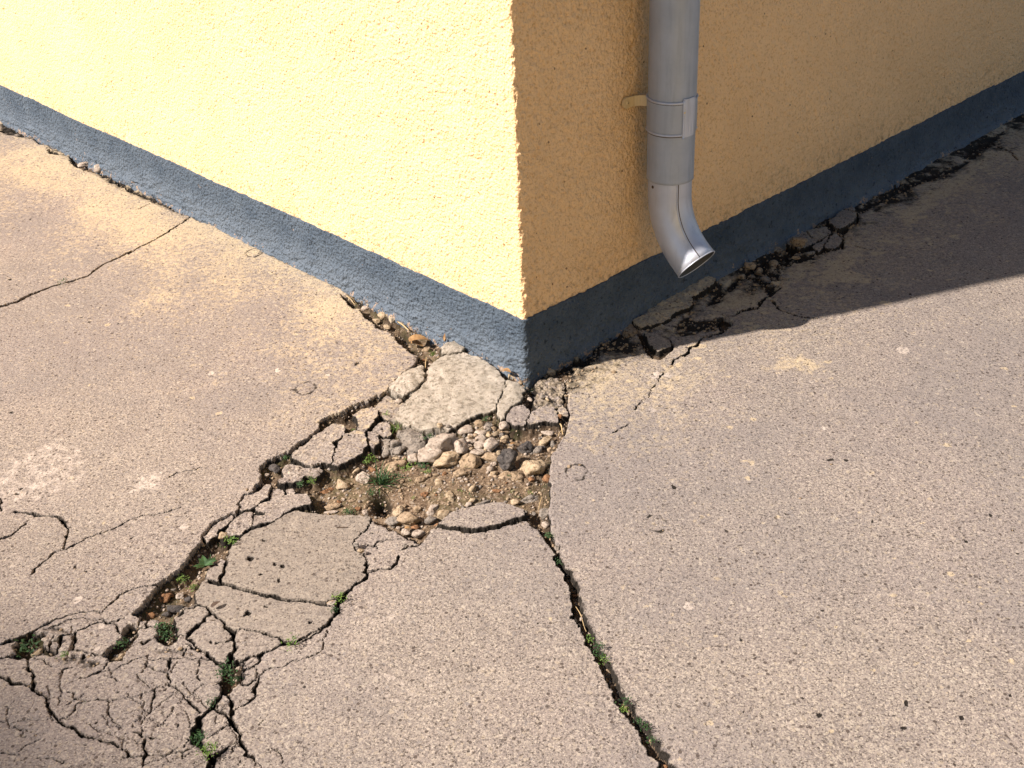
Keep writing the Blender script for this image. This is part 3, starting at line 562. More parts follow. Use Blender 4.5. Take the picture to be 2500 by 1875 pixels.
# --- cracks in what is still whole
for a in [
 ('R5',[(-40,1415),(0,1400),(100,1370),(220,1310),(320,1270),(440,1240),(540,1210),(640,1140),(720,1100),(830,1050),(950,990),(1050,930),(1110,890),(1190,830)],[8,8,7,6,5,5,5]),
 ('R5',[(860,790),(900,770),(980,740)],3), ('R5',[(560,520),(600,560),(660,540)],6), ('R5',[(640,540),(700,580),(740,630),(820,680),(900,710),(1000,740),(1060,750),(1140,790),(1190,830),(1260,870),(1370,890),(1420,940)],[6,8,6,7,7,6,6,7,8,7,6,5]),
 ('R5',[(0,300),(100,290),(190,300),(240,370),(260,390)],[8,8,9,10,7]),
 ('T7',[(-60,1330),(0,1300),(100,1270),(170,1210),(250,1150),(320,1110)],[8,8,5,6,4,2]), ('T7',[(0,900),(15,1020)],4),
 ('T7',[(150,1020),(230,1040),(400,1065),(560,1070),(620,1100),(650,1170),(680,1240),(670,1310),(640,1400)],[5,6,7,5,8,6,4,3,4]),
 ('T7',[(330,1659),(400,1570),(480,1500),(560,1440),(660,1410),(750,1360),(850,1310),(960,1270),(1100,1210),(1160,1190),(1300,1130),(1450,1070),(1580,1070),(1700,1040),(1830,1000)],[5,5,3,3,3.5,4,4,4,3,5,3,3,3,3,1.5]),
 ('T7',[(1720,690),(1820,640),(1950,620),(2030,600)],2),
 ('R3',[(-30,975),(0,965),(120,930),(200,880),(280,840),(350,820),(480,790),(560,785),(660,710),(720,665),(780,650),(890,630)],[5,6,9,8,6,4,4,4,4,5,4,6]),
 ('T2',[(-40,640),(0,665),(130,730),(300,760),(400,820),(480,880),(490,960),(600,1070),(670,1160),(790,1210),(880,1280),(1050,1320),(1230,1390),(1310,1440),(1370,1520),(1450,1530),(1520,1520)],[8,8,9,8,8,5,6,6,7,5,5,5,5,5,5,4,4]),
 ('T2',[(1550,1330),(1540,1400),(1570,1500),(1540,1560),(1520,1659),(1510,1720)],[4,6,8,9,5,5]), ('T2',[(1290,1560),(1320,1540),(1370,1530)],3),
 ('T2',[(320,480),(320,600),(350,700),(370,780)],[6,6,6,10]),
 ('T2',[(0,470),(110,460)],6), ('T2',[(0,330),(100,300),(160,280)],4),
 ('T2',[(740,850),(830,890),(900,930),(1100,930),(1250,915),(1450,870),(1650,820),(1720,770),(1770,760)],[3,4,3,3,2.5,2,2,2]),
 ('T2',[(1675,790),(1665,900),(1625,1000),(1560,1100),(1525,1200),(1525,1300)],[3,4,4,2,3,2]), ('T2',[(1180,1040),(1220,1120),(1320,1200),(1300,1230)],3),
 ('T2',[(900,920),(810,990),(790,1050),(690,1110),(670,1150)],[2,4,2,4,3]), ('T2',[(480,900),(560,900)],4), ('T2',[(1180,940),(1180,1040)],2),
 ('T2',[(1060,80),(1200,85),(1260,110),(1280,160),(1300,195)],[3,4,4,5,5]), ('T2',[(480,150),(650,90),(900,50),(1010,70),(1100,50),(1200,75),(1330,60)],3),
 ('T2',[(830,190),(910,150),(1010,100),(1060,85)],4), ('T2',[(820,190),(800,280),(800,350),(780,390)],[7,7,6,5]), ('T2',[(740,210),(660,240),(650,300),(630,380)],6), ('T2',[(560,250),(555,310),(530,360)],6),
 ('T2',[(1510,0),(1500,110)],5), ('T2',[(1590,60),(1600,140)],4), ('T2',[(1480,150),(1600,150),(1720,150)],3), ('T2',[(1720,220),(1640,270),(1580,310),(1540,300)],3),
 ('T2',[(1160,520),(1100,590),(1020,640),(930,670),(850,690)],[3,3,6,4,5]), ('T2',[(960,400),(900,420),(870,465)],4), ('T2',[(780,580),(680,600),(640,640)],4), ('T2',[(820,400),(960,395),(1080,425),(1130,440)],4),
 ('T2',[(1450,1250),(1520,1270),(1560,1290),(1640,1320),(1720,1330)],[4,4,2,6,2]),
 ('T3',[(770,700),(760,800),(790,900),(740,950),(700,1000),(660,1080),(590,1130),(550,1160),(520,1240),(500,1300),(500,1400),(560,1460),(620,1510),(640,1590),(630,1659),(630,1720)],[16,20,22,12,10,14,10,10,18,24,24,18,14,14,16,18], .024),
 ('T3',[(770,930),(820,990),(850,1050),(830,1130)],[6,8,9,5]), ('T3',[(690,1090),(780,1150),(850,1220),(900,1290),(930,1360),(940,1440),(970,1510),(1010,1540)],[4,9,10,9,7,6,6,6]),
 ('T3',[(830,1150),(870,1090),(940,1050),(1010,1010),(1050,960),(1070,900),(1085,820),(1100,790),(1170,730),(1230,710),(1340,690),(1450,640),(1560,600),(1640,570),(1700,530),(1720,430),(1740,350)],[6,5,5,5,5,6,7,4,4,3,2.5,2.5,2.5,3,2,2,2.5]),
 ('T3',[(1350,460),(1200,540),(1110,590),(1100,630),(1040,680),(980,710),(900,750),(800,800)],[5,6,9,7,5,5,6,8]),
 ('T3',[(1350,460),(1440,460),(1550,410),(1640,350),(1740,300),(1810,220),(1840,170),(1830,110),(1880,40),(1950,-30)],[12,5,4,4,4,6,12,18,12,10]),
 ('P',[(893,1373),(896,1408),(862,1434),(834,1458)],[5,6,7,10]), ('T6',[(400,1640),(550,1590),(730,1560),(860,1540),(970,1400),(1010,1310)],[6,5,4,7,9,6]), ('T6',[(390,1080),(500,1110),(620,1030),(760,990),(900,985),(1120,960)],[5,7,6,3,2,2]),
 ('T6',[(1120,1170),(1180,1140)],6), ('T6',[(1290,1120),(1380,1110),(1440,1090),(1520,960)],[5,6,4,6]), ('T6',[(590,1110),(610,1180)],2), ('T6',[(1040,810),(1160,910)],2.5),
 ('T3',[(1040,690),(1070,750),(1070,810),(1000,860),(900,840)],[3,3,3,4,5]),
 ('T3',[(850,1230),(740,1290),(610,1350)],3), ('T3',[(910,1390),(850,1430),(740,1480),(660,1520)],[4,5,10,14]), ('T3',[(910,1390),(870,1490)],2.5),
 ('T3',[(480,1460),(380,1490),(300,1510),(200,1530),(50,1540)],[6,6,4,3,4]), ('T3',[(230,1540),(240,1600)],2.5), ('T3',[(370,1500),(380,1560)],3), ('T3',[(470,1320),(440,1340),(390,1440)],3),
 ('T3',[(545,1120),(480,1050),(430,990),(340,930),(240,850),(240,790),(210,750),(60,700),(0,670)],[5,4,4,3,4,4,4,3,2]), ('T3',[(270,610),(250,690),(220,740)],[6,6,4]),
 ('T3',[(430,980),(520,900),(600,845)],2.5), ('T3',[(410,970),(350,1030)],2), ('T3',[(290,1080),(180,1210),(100,1290)],2), ('T3',[(530,640),(530,740),(540,820)],3), ('T3',[(700,860),(740,830)],3),
 ('T3',[(0,630),(200,620),(400,610),(480,630),(680,625)],[2,3,3,5,4]), ('T3',[(400,490),(370,580)],3), ('T3',[(420,470),(540,540),(640,600),(700,640),(750,680)],[5,6,7,5,6]), ('T3',[(0,470),(80,430),(150,390)],4),
 ('T3',[(1050,1560),(1065,1640)],2.5), ('T3',[(930,1570),(870,1650)],2.5), ('T3',[(1180,1480),(1280,1470),(1310,1520),(1300,1600)],2.5), ('T3',[(1130,1190),(1130,1240)],3), ('T3',[(1030,1540),(1060,1580)],3),
 ('T3',[(596,125),(622,165),(620,200)],6), ('T3',[(625,180),(560,260),(500,330),(440,385)],[5,5,7,5]), ('T3',[(640,185),(700,210),(770,270),(820,340),(860,380),(875,360)],[5,5,6,7,12,8]), ('T3',[(865,380),(850,430),(790,450)],[14,10,5]),
 ('T3',[(875,460),(870,520),(830,590),(800,650)],[6,8,12,10]), ('T3',[(875,355),(950,335),(1110,372),(1240,402),(1350,455)],[4,3,4,6,7]), ('T3',[(1350,458),(1200,535),(1090,582),(950,620),(860,645)],[6,6,6,6,8]), ('T3',[(700,465),(760,460)],4),
 ('R3',[(1165,608),(1230,632),(1330,652),(1430,678),(1600,708),(1700,728),(1810,740)],[7,8,7,6,6,6,8]), ('T4',[(850,1060),(845,1140),(825,1240),(795,1360),(770,1500)],[8,9,9,8,6]), ('T4',[(740,1245),(800,1250)],5),
 ('S5',[(210,125),(250,130),(290,210),(340,270),(380,320),(400,400),(440,470),(490,560),(500,640),(520,720),(560,800),(590,870),(640,960),(690,1060),(740,1180),(800,1280),(860,1370),(920,1450),(970,1530),(1030,1620),(1070,1700)],[17,17,22,20,20,16,20,24,25,27,23,23,25,25,27,27,25,25,27,29,31], .019),
 ('S5',[(440,515),(470,560),(480,640),(490,740),(520,800)],[6,9,9,8,5]),
 ('T5',[(2212,450),(2080,470),(1940,530)],5), ('T5',[(1850,690),(1790,720),(1620,770),(1550,850),(1480,880),(1460,940),(1330,1000),(1280,1080)],[8,5,5,6,4,6,5,6]), ('T5',[(1190,1140),(1150,1230),(1060,1320),(1010,1420),(910,1500),(890,1540)],[3,4,2,3,5,4]),
 ('R4',[(930,1470),(900,1500),(820,1540)],3), ('R4',[(1900,640),(1940,700),(2040,740),(2150,760),(2212,760)],[5,4,4,6,2]), ('R4',[(1640,740),(1690,710),(1780,690),(1850,620),(1900,590),(1950,550)],[5,5,6,7,5,4]), ('R4',[(2130,190),(2150,230),(2212,250)],4),
 ('S4',[(1300,800),(1360,820),(1440,800)],6), ('Z7',[(430,1150),(530,1180),(540,1240)],5), ('Z7',[(400,1300),(440,1340),(430,1400)],6), ('Z7',[(520,1380),(640,1410)],2.5), ('Z7',[(1400,640),(1480,720),(1560,740),(1620,800)],3), ('Z7',[(560,1080),(700,1010),(830,960)],[9,8,9]), ('Z7',[(1180,730),(1280,690),(1360,640),(1500,560),(1640,450)],[9,8,8,7,6]),
 ('F',[(2040,1640),(2100,1655)],2)]:
    crack(*a)
rc = random.Random(12)
for _ in range(42):
    x_ = rc.uniform(0, 640); y_ = rc.uniform(1590, 1870)
    if y_ < 1560+x_*.12: continue
    a_ = rc.uniform(0, 6.28); pts = [(x_, y_)]
    for _k in range(rc.randint(2, 4)):
        a_ += rc.gauss(0, .3); l_ = rc.uniform(18, 44); pts.append((pts[-1][0]+l_*math.cos(a_), pts[-1][1]+l_*.7*math.sin(a_)))
    crack('P', pts, [rc.uniform(1.0, 2.0), rc.uniform(1.2, 2.6), 1.0], .005, dirt=rc.uniform(.25, .5))
# small hollows on the smooth plates
for f, x, y, r, dz in [('T4',1155,1185,45,-.006), ('T4',1345,945,26,-.004), ('T4',1600,1290,40,-.004), ('T4',1290,1420,26,-.004), ('T4',1480,1270,26,-.003), ('T4',1550,1480,30,-.003), ('T3',980,190,34,-.006), ('T3',1160,120,18,-.004), ('T3',1605,265,18,-.003), ('T3',345,182,34,-.006), ('T3',710,470,18,-.004), ('T3',655,465,16,-.003), ('T6',545,825,22,-.003), ('S2',1400,335,20,-.005), ('S2',1830,225,22,-.005)]:
    spot(DIRT, f, x, y, r, .75, 1, False, dz)

# --- split the raster into the pavement, the soil and every fragment
inb = ((X*nL[0]+Y*nL[1]) < -.05) & ((X*nR[0]+Y*nR[1]) < -.05)
idx = np.arange(nx*ny).reshape(nx, ny)
Q = np.stack([idx[:-1, :-1], idx[1:, :-1], idx[1:, 1:], idx[:-1, 1:]], -1).reshape(-1, 4)
Q = Q[~inb.ravel()[Q].all(1)]
Hf = H.ravel(); Lf = L.ravel()
big = np.argmax(Hf[Q], 1); FL = Lf[Q[np.arange(len(Q)), big]]
soilface = (Lf[Q] == 1).sum(1) >= 4; FL[soilface] = 1
VALL = np.stack([X.ravel(), Y.ravel(), Hf], 1)
ATT = np.stack([DIRT.ravel(), PAINT.ravel(), PALE.ravel(), SMO.ravel()], 1)
SATT = np.stack([SDIRT_SHADE.ravel(), SGRN.ravel(), SDIRT_SHADE.ravel()*0, SDIRT_SHADE.ravel()*0+1], 1)
def extract(k, name, mt, att, loc=(0, 0, 0)):
    F_ = Q[FL == k]
    if len(F_) == 0: return None
    u_, inv = np.unique(F_, return_inverse=True)
    return mesh_obj(name, VALL[u_]-np.array(loc), inv.reshape(-1, 4), mt, attr=att[u_], loc=loc)
o = extract(0, 'pavement', M['conc'], ATT); setp(o, 'cracked grey pink concrete pavement in front of the ochre building', kind='structure')
o = extract(1, 'soil', M['soil'], SATT); setp(o, 'brown sandy soil exposed in the hole and the wide cracks', kind='structure')
for k_, d_ in FRAG.items():
    o = extract(k_, d_['name'], M[d_['kind']], ATT, (float(d_['c'][0]), float(d_['c'][1]), -.03))
    if o: setp(o, d_['label'], d_['cat'], d_['group'])
def Hat(x, y):
    i = min(max(np.searchsorted(xs, x), 0), nx-1); j = min(max(np.searchsorted(ys, y), 0), ny-1); return float(H[i, j])

# ------------------------------------------------------------------ building
bld = setp(empty('building', (0, 0, 0)), 'ochre stuccoed building corner with a blue grey painted plinth', 'building')
LEN, HGT, RC = 5.0, 3.2, .009
def uaxis(n_vis):
    o = list(np.arange(RC, 1.2, .0026)) + list(np.arange(1.2, n_vis, .0042)); o += [n_vis+.1*1.5**i for i in range(8) if n_vis+.1*1.5**i < LEN] + [LEN]; return np.array(o)
def shell(rc):
    uL = uaxis(2.5); uR = uaxis(2.25); arc = np.linspace(0, math.pi/2, 9)[1:-1]
    base = []; nor = []; uu = []
    for t in uL[::-1]: base.append(adir*t); nor.append(nL); uu.append(-t)
    cc = adir*rc+bdir*rc
    for a in arc:
        n_ = nL*math.cos(a)+nR*math.sin(a); base.append(cc+n_*rc); nor.append(n_); uu.append((a/(math.pi/2)-.5)*2*rc)
    for t in uR: base.append(bdir*t); nor.append(nR); uu.append(t)
    return np.array(base), np.array(nor), np.array(uu)
base, nor, uu = shell(RC)
def tex_disp(U, Z):
    side = np.where(U > 0, 1.0, 0.0)
    g = fbm(U, Z, .0105, 3, 101, .62); g2 = vn(U, Z, .006, 113)
    amp = .0010+.0019*side*np.exp(-np.maximum(U, 0)/.5)+.0006*side
    low = .004*fbm(U, Z, .5, 3, 121)+.0016*fbm(U, Z, .07, 2, 131)
    pits = -.0028*np.clip(vn(U, Z, .011, 141)-.55, 0, 1)*2
    return low+amp*(g+.6*g2)+pits
def grid_faces(n, m_):
    i = np.arange(n*m_).reshape(n, m_); return np.stack([i[:-1, :-1], i[1:, :-1], i[1:, 1:], i[:-1, 1:]], -1).reshape(-1, 4)
zw = np.concatenate([np.arange(.105, .90, .0028), [.95, 1.05, 1.2, 1.5, 2.0, 2.6, HGT]])
U, Z = np.meshgrid(uu, zw, indexing='ij')
d = tex_disp(U, Z)
V = np.zeros(U.shape+(3,)); V[..., :2] = base[:, None, :]+nor[:, None, :]*d[..., None]; V[..., 2] = Z
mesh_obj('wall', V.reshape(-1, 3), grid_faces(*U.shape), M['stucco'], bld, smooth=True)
# back walls and roof close the volume
A_, B_ = adir*LEN, bdir*LEN; Cc = A_+B_
bv = [(*A_, 0), (*Cc, 0), (*B_, 0), (*A_, HGT), (*Cc, HGT), (*B_, HGT)]
mesh_obj('back_wall', bv, [(0, 1, 4, 3), (1, 2, 5, 4)], M['stucco'], bld)
ov = .12
c0 = (nL+nR)*ov; c1 = A_+(nL-nR)*ov; c2 = Cc-(nL+nR)*ov; c3 = B_+(nR-nL)*ov
rv = [(*c, z) for z in (HGT, HGT+.12) for c in (c0*0.01, A_, Cc, B_)]
mesh_obj('roof', rv, [(0, 1, 2, 3), (4, 7, 6, 5), (0, 3, 7, 4), (3, 2, 6, 7), (2, 1, 5, 6), (1, 0, 4, 5)], M['pale_grey'], bld)
# plinth
PH = .146
rows = np.concatenate([np.linspace(-.09, 0, 14), np.linspace(.0025, 1, 62)*PH if False else np.linspace(.003, PH, 58)])
base2, nor2, uu2 = base, nor, uu
U, Z = np.meshgrid(uu2, rows, indexing='ij')
top = PH + .0050*fbm(uu2, uu2*0+3., .16, 3, 151) + .0020*vn(uu2, uu2*0+9., .012, 155)
top = top + np.where(uu2 < 0, -.004*np.clip(-uu2-1.0, 0, 1), 0)
Zt = np.where(Z > 0, Z*(top[:, None]/PH), Z)
d = tex_disp(U, Z)*np.where(U > 0, .75, np.where(Z > .075, .9, .45)) + .0035
lower = 1-sst(.02, .075, Z)
d += np.where(U < 0, 1, .3)*lower*(.0060*fbm(U*.5, Z*2.0, .018, 4, 161, .72)+.0045*np.clip(vn(U*.6, Z, .02, 165), 0, 1)) + .003*lower
d += np.where(U < 0, .0045, .002)*sst(.2, .7, fbm(U*.5, Z*1.5, .05, 2, 171))*(1-sst(.06, .10, Z))
fl_ = 1-sst(-.01, .020+.010*fbm(U, U*0, .06, 2, 181), Z)
d += fl_*np.where(U > .03, .013, .005)*(1+.9*fbm(U, Z*0, .05, 3, 183))
V = np.zeros(U.shape+(3,)); V[..., :2] = base2[:, None, :]+nor2[:, None, :]*d[..., None]; V[..., 2] = Zt
back = np.zeros((len(uu2), 1, 3)); back[:, 0, :2] = base2-nor2*.006; back[:, 0, 2] = top+.0005
V = np.concatenate([V, back], 1)
mesh_obj('plinth', V.reshape(-1, 3), grid_faces(V.shape[0], V.shape[1]), M['plinth'], bld, smooth=True)

# ochre wall added out of view to bounce warm sunlight onto the shaded side
def boxm(name, a, b_, z0, z1, t, mt, parent=None):
    a = np.array(a); b_ = np.array(b_); d_ = (b_-a)/np.linalg.norm(b_-a); n_ = np.array([-d_[1], d_[0]])*t
    c = [a, b_, b_+n_, a+n_]; V = [(*q_, z) for z in (z0, z1) for q_ in c]
    return mesh_obj(name, V, [(3, 2, 1, 0), (4, 5, 6, 7), (0, 1, 5, 4), (1, 2, 6, 5), (2, 3, 7, 6), (3, 0, 4, 7)], mt, parent)
m_, n_, b_ = mat('bounce_wall_ochre'); q_ = N(n_)
n_.links.new(q_.mix(q_.ramp(q_.noise(q_.pos(), 3, 5), [(.35, 0.), (.65, 1.)]), (.76, .52, .09), (.82, .57, .12)), b_.inputs['Base Color']); b_.inputs['Roughness'].default_value = .9; M['bounce_ochre'] = m_
gw = setp(empty('bounce_wall', (*(nR*3.3), 0)), 'unseen ochre wall added to bounce sunlight onto the shaded side of the building', 'wall')
boxm('wall', -bdir*3.4, bdir*-.15, -.1, 2.6, -.2, M['bounce_ochre'], gw); boxm('coping', -bdir*3.45+nR*-.04, bdir*-.10+nR*-.04, 2.6, 2.67, -.28, M['pale_grey'], gw)

# unseen leafy crown and trunk added on the left to shade the floor's corner
lit = np.array([-math.cos(SUN_AZ)*math.cos(SUN_EL), -math.sin(SUN_AZ)*math.cos(SUN_EL), math.sin(SUN_EL)])   # towards the sun
ga, gb = G(0, 1330), G(830, 1960); gd = (gb-ga)/np.linalg.norm(gb-ga); gn = np.array([gd[1], -gd[0], 0]); gn *= np.sign(gn @ (G(0, 1875)-ga))
rt_ = np.random.RandomState(4); Vt = []; Ft = []; cen = ga+gd*.7+gn*1.9; D0 = 17.0
LC = np.array([[-.5, 0, 0], [-.2, -.28, .04], [.25, -.24, .05], [.55, 0, 0], [.25, .24, .05], [-.2, .28, .04]])
while len(Vt) < 14500:
    a_ = rt_.uniform(-2.2, 2.4); s_ = rt_.uniform(0, 4.3)
    if rt_.rand() > .03+.97*min(1, (s_/.34))**1.2: continue
    gp = ga+gd*(.7+a_)+gn*s_
    if np.linalg.norm(gp-cen) > 2.5: continue
    depth = math.sqrt(max(.3, 6.3-np.linalg.norm(gp-cen)**2))
    c_ = gp+lit*(D0+rt_.uniform(-.8, .8)*depth)
    q4 = rt_.randn(4); q4 /= np.linalg.norm(q4); w0, x0, y0, z0 = q4
    Rm = np.array([[1-2*(y0*y0+z0*z0), 2*(x0*y0-z0*w0), 2*(x0*z0+y0*w0)], [2*(x0*y0+z0*w0), 1-2*(x0*x0+z0*z0), 2*(y0*z0-x0*w0)], [2*(x0*z0-y0*w0), 2*(y0*z0+x0*w0), 1-2*(x0*x0+y0*y0)]])
    Ft.append([len(Vt)*6+i for i in range(6)]); Vt.append(LC @ Rm.T*rt_.uniform(.07, .12)+c_)
cc_ = cen+lit*D0; shade_tree = setp(empty('shade_tree', (float(cc_[0]), float(cc_[1]), 0)), 'unseen leafy crown added so that its shade reaches the lower left corner', 'shade_tree')
mesh_obj('crown', np.concatenate(Vt)-np.array([cc_[0], cc_[1], 0]), Ft, M['dark_leaf'] if 'dark_leaf' in M else M['soil'], shade_tree)
def limb(p0, p1, r0, r1):
    p0, p1 = np.array(p0, float), np.array(p1, float); t = (p1-p0)/np.linalg.norm(p1-p0); e1 = np.cross(t, [.3, .9, .1]); e1 /= np.linalg.norm(e1); e2 = np.cross(t, e1)
    return [p+r*(math.cos(a)*e1+math.sin(a)*e2) for p, r in ((p0, r0), ((p0+p1)/2+e1*.08, (r0+r1)/2), (p1, r1)) for a in np.linspace(0, 2*math.pi, 11)[:-1]]
Vt = []; Ft = []
for p0, p1, r0, r1 in [((0, 0, -.2), (.1, .1, cc_[2]-2), .24, .16), ((.1, .1, cc_[2]-2), (0, 0, cc_[2]+1.4), .16, .04)]+[((.08, .08, cc_[2]-2.2+.3*i), (1.7*math.cos(i*2.1), 1.7*math.sin(i*2.1), cc_[2]-.6+.35*i), .10, .02) for i in range(6)]:
    o0 = len(Vt); Vt += limb(p0, p1, r0, r1); Ft += [(o0+10*k+j, o0+10*k+(j+1) % 10, o0+10*k+10+(j+1) % 10, o0+10*k+10+j) for k in range(2) for j in range(10)]
mesh_obj('trunk', Vt, Ft, M['twig'] if 'twig' in M else M['D'], shade_tree)

# ------------------------------------------------------------------ downpipe
def tube(path, radii, name, mt, parent, n=56, caps=False, up=np.array([0, 0, 1.0]), a0=0, a1=2*math.pi, thick=0):
    """sweep a ring along a path in the plane of nR and z; angle 0 = wall direction b, pi/2 = outward"""
    path = np.array(path, float); V = []; closed = abs((a1-a0)-2*math.pi) < 1e-6
    k = n if closed else n+1
    for i, p in enumerate(path):
        t = path[min(i+1, len(path)-1)]-path[max(i-1, 0)]; t /= np.linalg.norm(t)
        e1 = np.array([bdir[0], bdir[1], 0]); e2 = np.cross(e1, t); e2 /= np.linalg.norm(e2)
        if e2 @ np.append(nR, 0) < 0 and abs(t[2]) > .5: e2 = -e2
        for j in range(k):
            a = a0+(a1-a0)*j/n; V.append(p+radii[i]*(math.cos(a)*e1+math.sin(a)*e2))
    F = []
    for i in range(len(path)-1):
        for j in range(n):
            a, b_ = i*k+j, i*k+(j+1) % k; F.append((a, b_, b_+k, a+k))
    o = mesh_obj(name, V, F, mt, parent, smooth=True)
    if thick:
        md = o.modifiers.new('thickness', 'SOLIDIFY'); md.thickness = thick; md.offset = -1 if thick > 0 else 1
    return o
n3 = np.append(nR, 0); b3 = np.append(bdir, 0); z3 = np.array([0, 0, 1.0])
RP = .05; OFF = .080; SP = .3845
def ax(z, out=0.0): return b3*SP+n3*(OFF+out)+z3*z
dp = setp(empty('downpipe', tuple(ax(0))), 'grey round metal downpipe with a curved outlet on the shaded wall', 'downpipe')
def dpo(*a, **k):
    o = tube(*a, **k); o.location = tuple(-ax(0)); return o
dpo([ax(.378), ax(.384), ax(.5), ax(.8), ax(1.6), ax(2.4), ax(3.1)], [RP+.0006, RP, RP, RP, RP, RP, RP], 'pipe', M['pipe'], dp, thick=.0014)
AL = R(50); RB = .18; ZS = .344
path = [ax(.43), ax(.39), ax(.36), ax(ZS)]
for i in range(1, 19):
    a = AL*i/18; path.append(ax(ZS-RB*math.sin(a), RB*(1-math.cos(a))))
td = n3*math.sin(AL)-z3*math.cos(AL); pe = path[-1]
path += [pe+td*.012, pe+td*.024]
rr_ = [.0482]*len(path); rr_[-1] = .0490; rr_[-2] = .0484
elb = dpo(path, rr_, 'elbow', M['elbow'], dp, n=72, thick=.0014)
def onpipe(k, ang, r):
    p = np.array(path[k]); t = np.array(path[min(k+1, len(path)-1)])-np.array(path[max(k-1, 0)]); t /= np.linalg.norm(t)
    e2 = np.cross(b3, t); e2 /= np.linalg.norm(e2)
    if e2 @ n3 < 0 and abs(t[2]) > .5: e2 = -e2
    if t[2] < 0 and e2 @ n3 < 0: e2 = -e2
    return p+r*(math.cos(ang)*b3+math.sin(ang)*e2)
va_ = math.atan2(*((lambda v: (v@n3, v@b3))(CAM-ax(.4))))
# folded seam along the elbow and along the pipe
def wire(pts, r, name, mt, parent, loc, n=8, flat=1.0):
    pts = np.array(pts); V = []; F = []
    for i, p in enumerate(pts):
        t = pts[min(i+1, len(pts)-1)]-pts[max(i-1, 0)]; t /= np.linalg.norm(t)
        ref = z3 if abs(t[2]) < .9 else b3
        e1 = np.cross(t, ref); e1 /= np.linalg.norm(e1); e2 = np.cross(t, e1)
        rad = r[i] if hasattr(r, '__len__') else r
        for j in range(n):
            a = 2*math.pi*j/n; V.append(p+rad*(math.cos(a)*e1*flat+math.sin(a)*e2))
    for i in range(len(pts)-1):
        for j in range(n):
            a, b_ = i*n+j, i*n+(j+1) % n; F.append((a, b_, b_+n, a+n))
    F += [tuple(range(n)), tuple(range((len(pts)-1)*n, len(pts)*n))]
    return mesh_obj(name, V-np.array(loc), F, mt, parent, smooth=True)
AS = va_-R(20)
wire([onpipe(k, AS, .0487) for k in range(1, len(path))], .0015, 'seam', M['elbow'], elb, (0, 0, 0))
wire([onpipe(k, AS-R(3.2), .0484) for k in range(1, len(path))], .0008, 'seam_groove', M['rust_and_shade'], elb, (0, 0, 0))
wire([b3*SP+n3*OFF+z3*z+(RP+.0003)*(math.cos(va_-R(50))*b3+math.sin(va_-R(50))*n3) for z in np.linspace(.384, 3.0, 12)], .0013, 'seam', M['pipe'], dp, ax(0))
# rolled lip inside the outlet
ring = []
c_ = np.array(path[-1]); e2_ = np.cross(b3, td); e2_ /= np.linalg.norm(e2_)
for i in range(49):
    a = 2*math.pi*i/48; ring.append(c_+.0488*(math.cos(a)*b3+math.sin(a)*e2_))
wire(ring, .0012, 'lip', M['elbow'], elb, (0, 0, 0))
M['shade_metal'] = metal('shade_dark_zinc', (.10, .11, .115), .3, .7, False)
dpo([tuple(p_) for p_ in path[6:]], [.0466]*len(path[6:-1])+[.0470], 'mouth_shade', M['shade_metal'], elb, n=60)  # dark inner tube that paints the shade inside the outlet mouth
bpy.data.objects['mouth_shade'].location = (0, 0, 0); bpy.data.objects['mouth_shade'].data.transform(Matrix.Translation(Vector((0, 0, 0))))
ring2 = [c_-td*.03+.0462*(math.cos(2*math.pi*i/48)*b3+math.sin(2*math.pi*i/48)*e2_) for i in range(49)]
wire(ring2, .0014, 'inner_bead', M['elbow'], elb, (0, 0, 0))
# rivets and a small rust mark
def dome(c, nrm, r, h, name, mt, parent, loc):
    nrm = nrm/np.linalg.norm(nrm); e1 = np.cross(nrm, z3+.01*b3); e1 /= np.linalg.norm(e1); e2 = np.cross(nrm, e1); V = []; F = []
    for i in range(5):
        a = math.pi/2*i/4
        for j in range(12): b_ = 2*math.pi*j/12; V.append(c+r*math.cos(a)*(math.cos(b_)*e1+math.sin(b_)*e2)+nrm*h*math.sin(a))
    for i in range(4):
        for j in range(12): F.append((i*12+j, i*12+(j+1) % 12, (i+1)*12+(j+1) % 12, (i+1)*12+j))
    return mesh_obj(name, np.array(V)-np.array(loc), F, mt, parent, smooth=True)
def radial(ang): return math.cos(ang)*b3+math.sin(ang)*n3
va = math.atan2(*( (lambda v: (v@n3, v@b3))(CAM-ax(.4)) ))        # the azimuth of the viewer round the pipe
dome(ax(.366)+radial(va-R(-50))*.0478, radial(va+R(50)), .0036, .003, 'rivet', M['rust_and_shade'], dp, ax(0))
# clamp: band, two beads, clasp, bracket
ZC0, ZC1 = .488, .562
cl = dpo([ax(z) for z in np.linspace(ZC0, ZC1, 8)], [RP+.0022]*8, 'clamp', M['pipe'], dp, n=64, thick=.0015)
for z in (ZC0+.002, ZC1-.002):
    pts = [ax(z)+(RP+.0030)*radial(va+R(t)) for t in np.linspace(-30, 330-60, 60)]
    wire(pts, .0026, 'bead', M['elbow'], cl, (0, 0, 0))
    wire([p_-z3*.0034 for p_ in pts], .0009, 'bead_shade', M['rust_and_shade'], cl, (0, 0, 0))  # dark wire standing in for the shade line under each bead
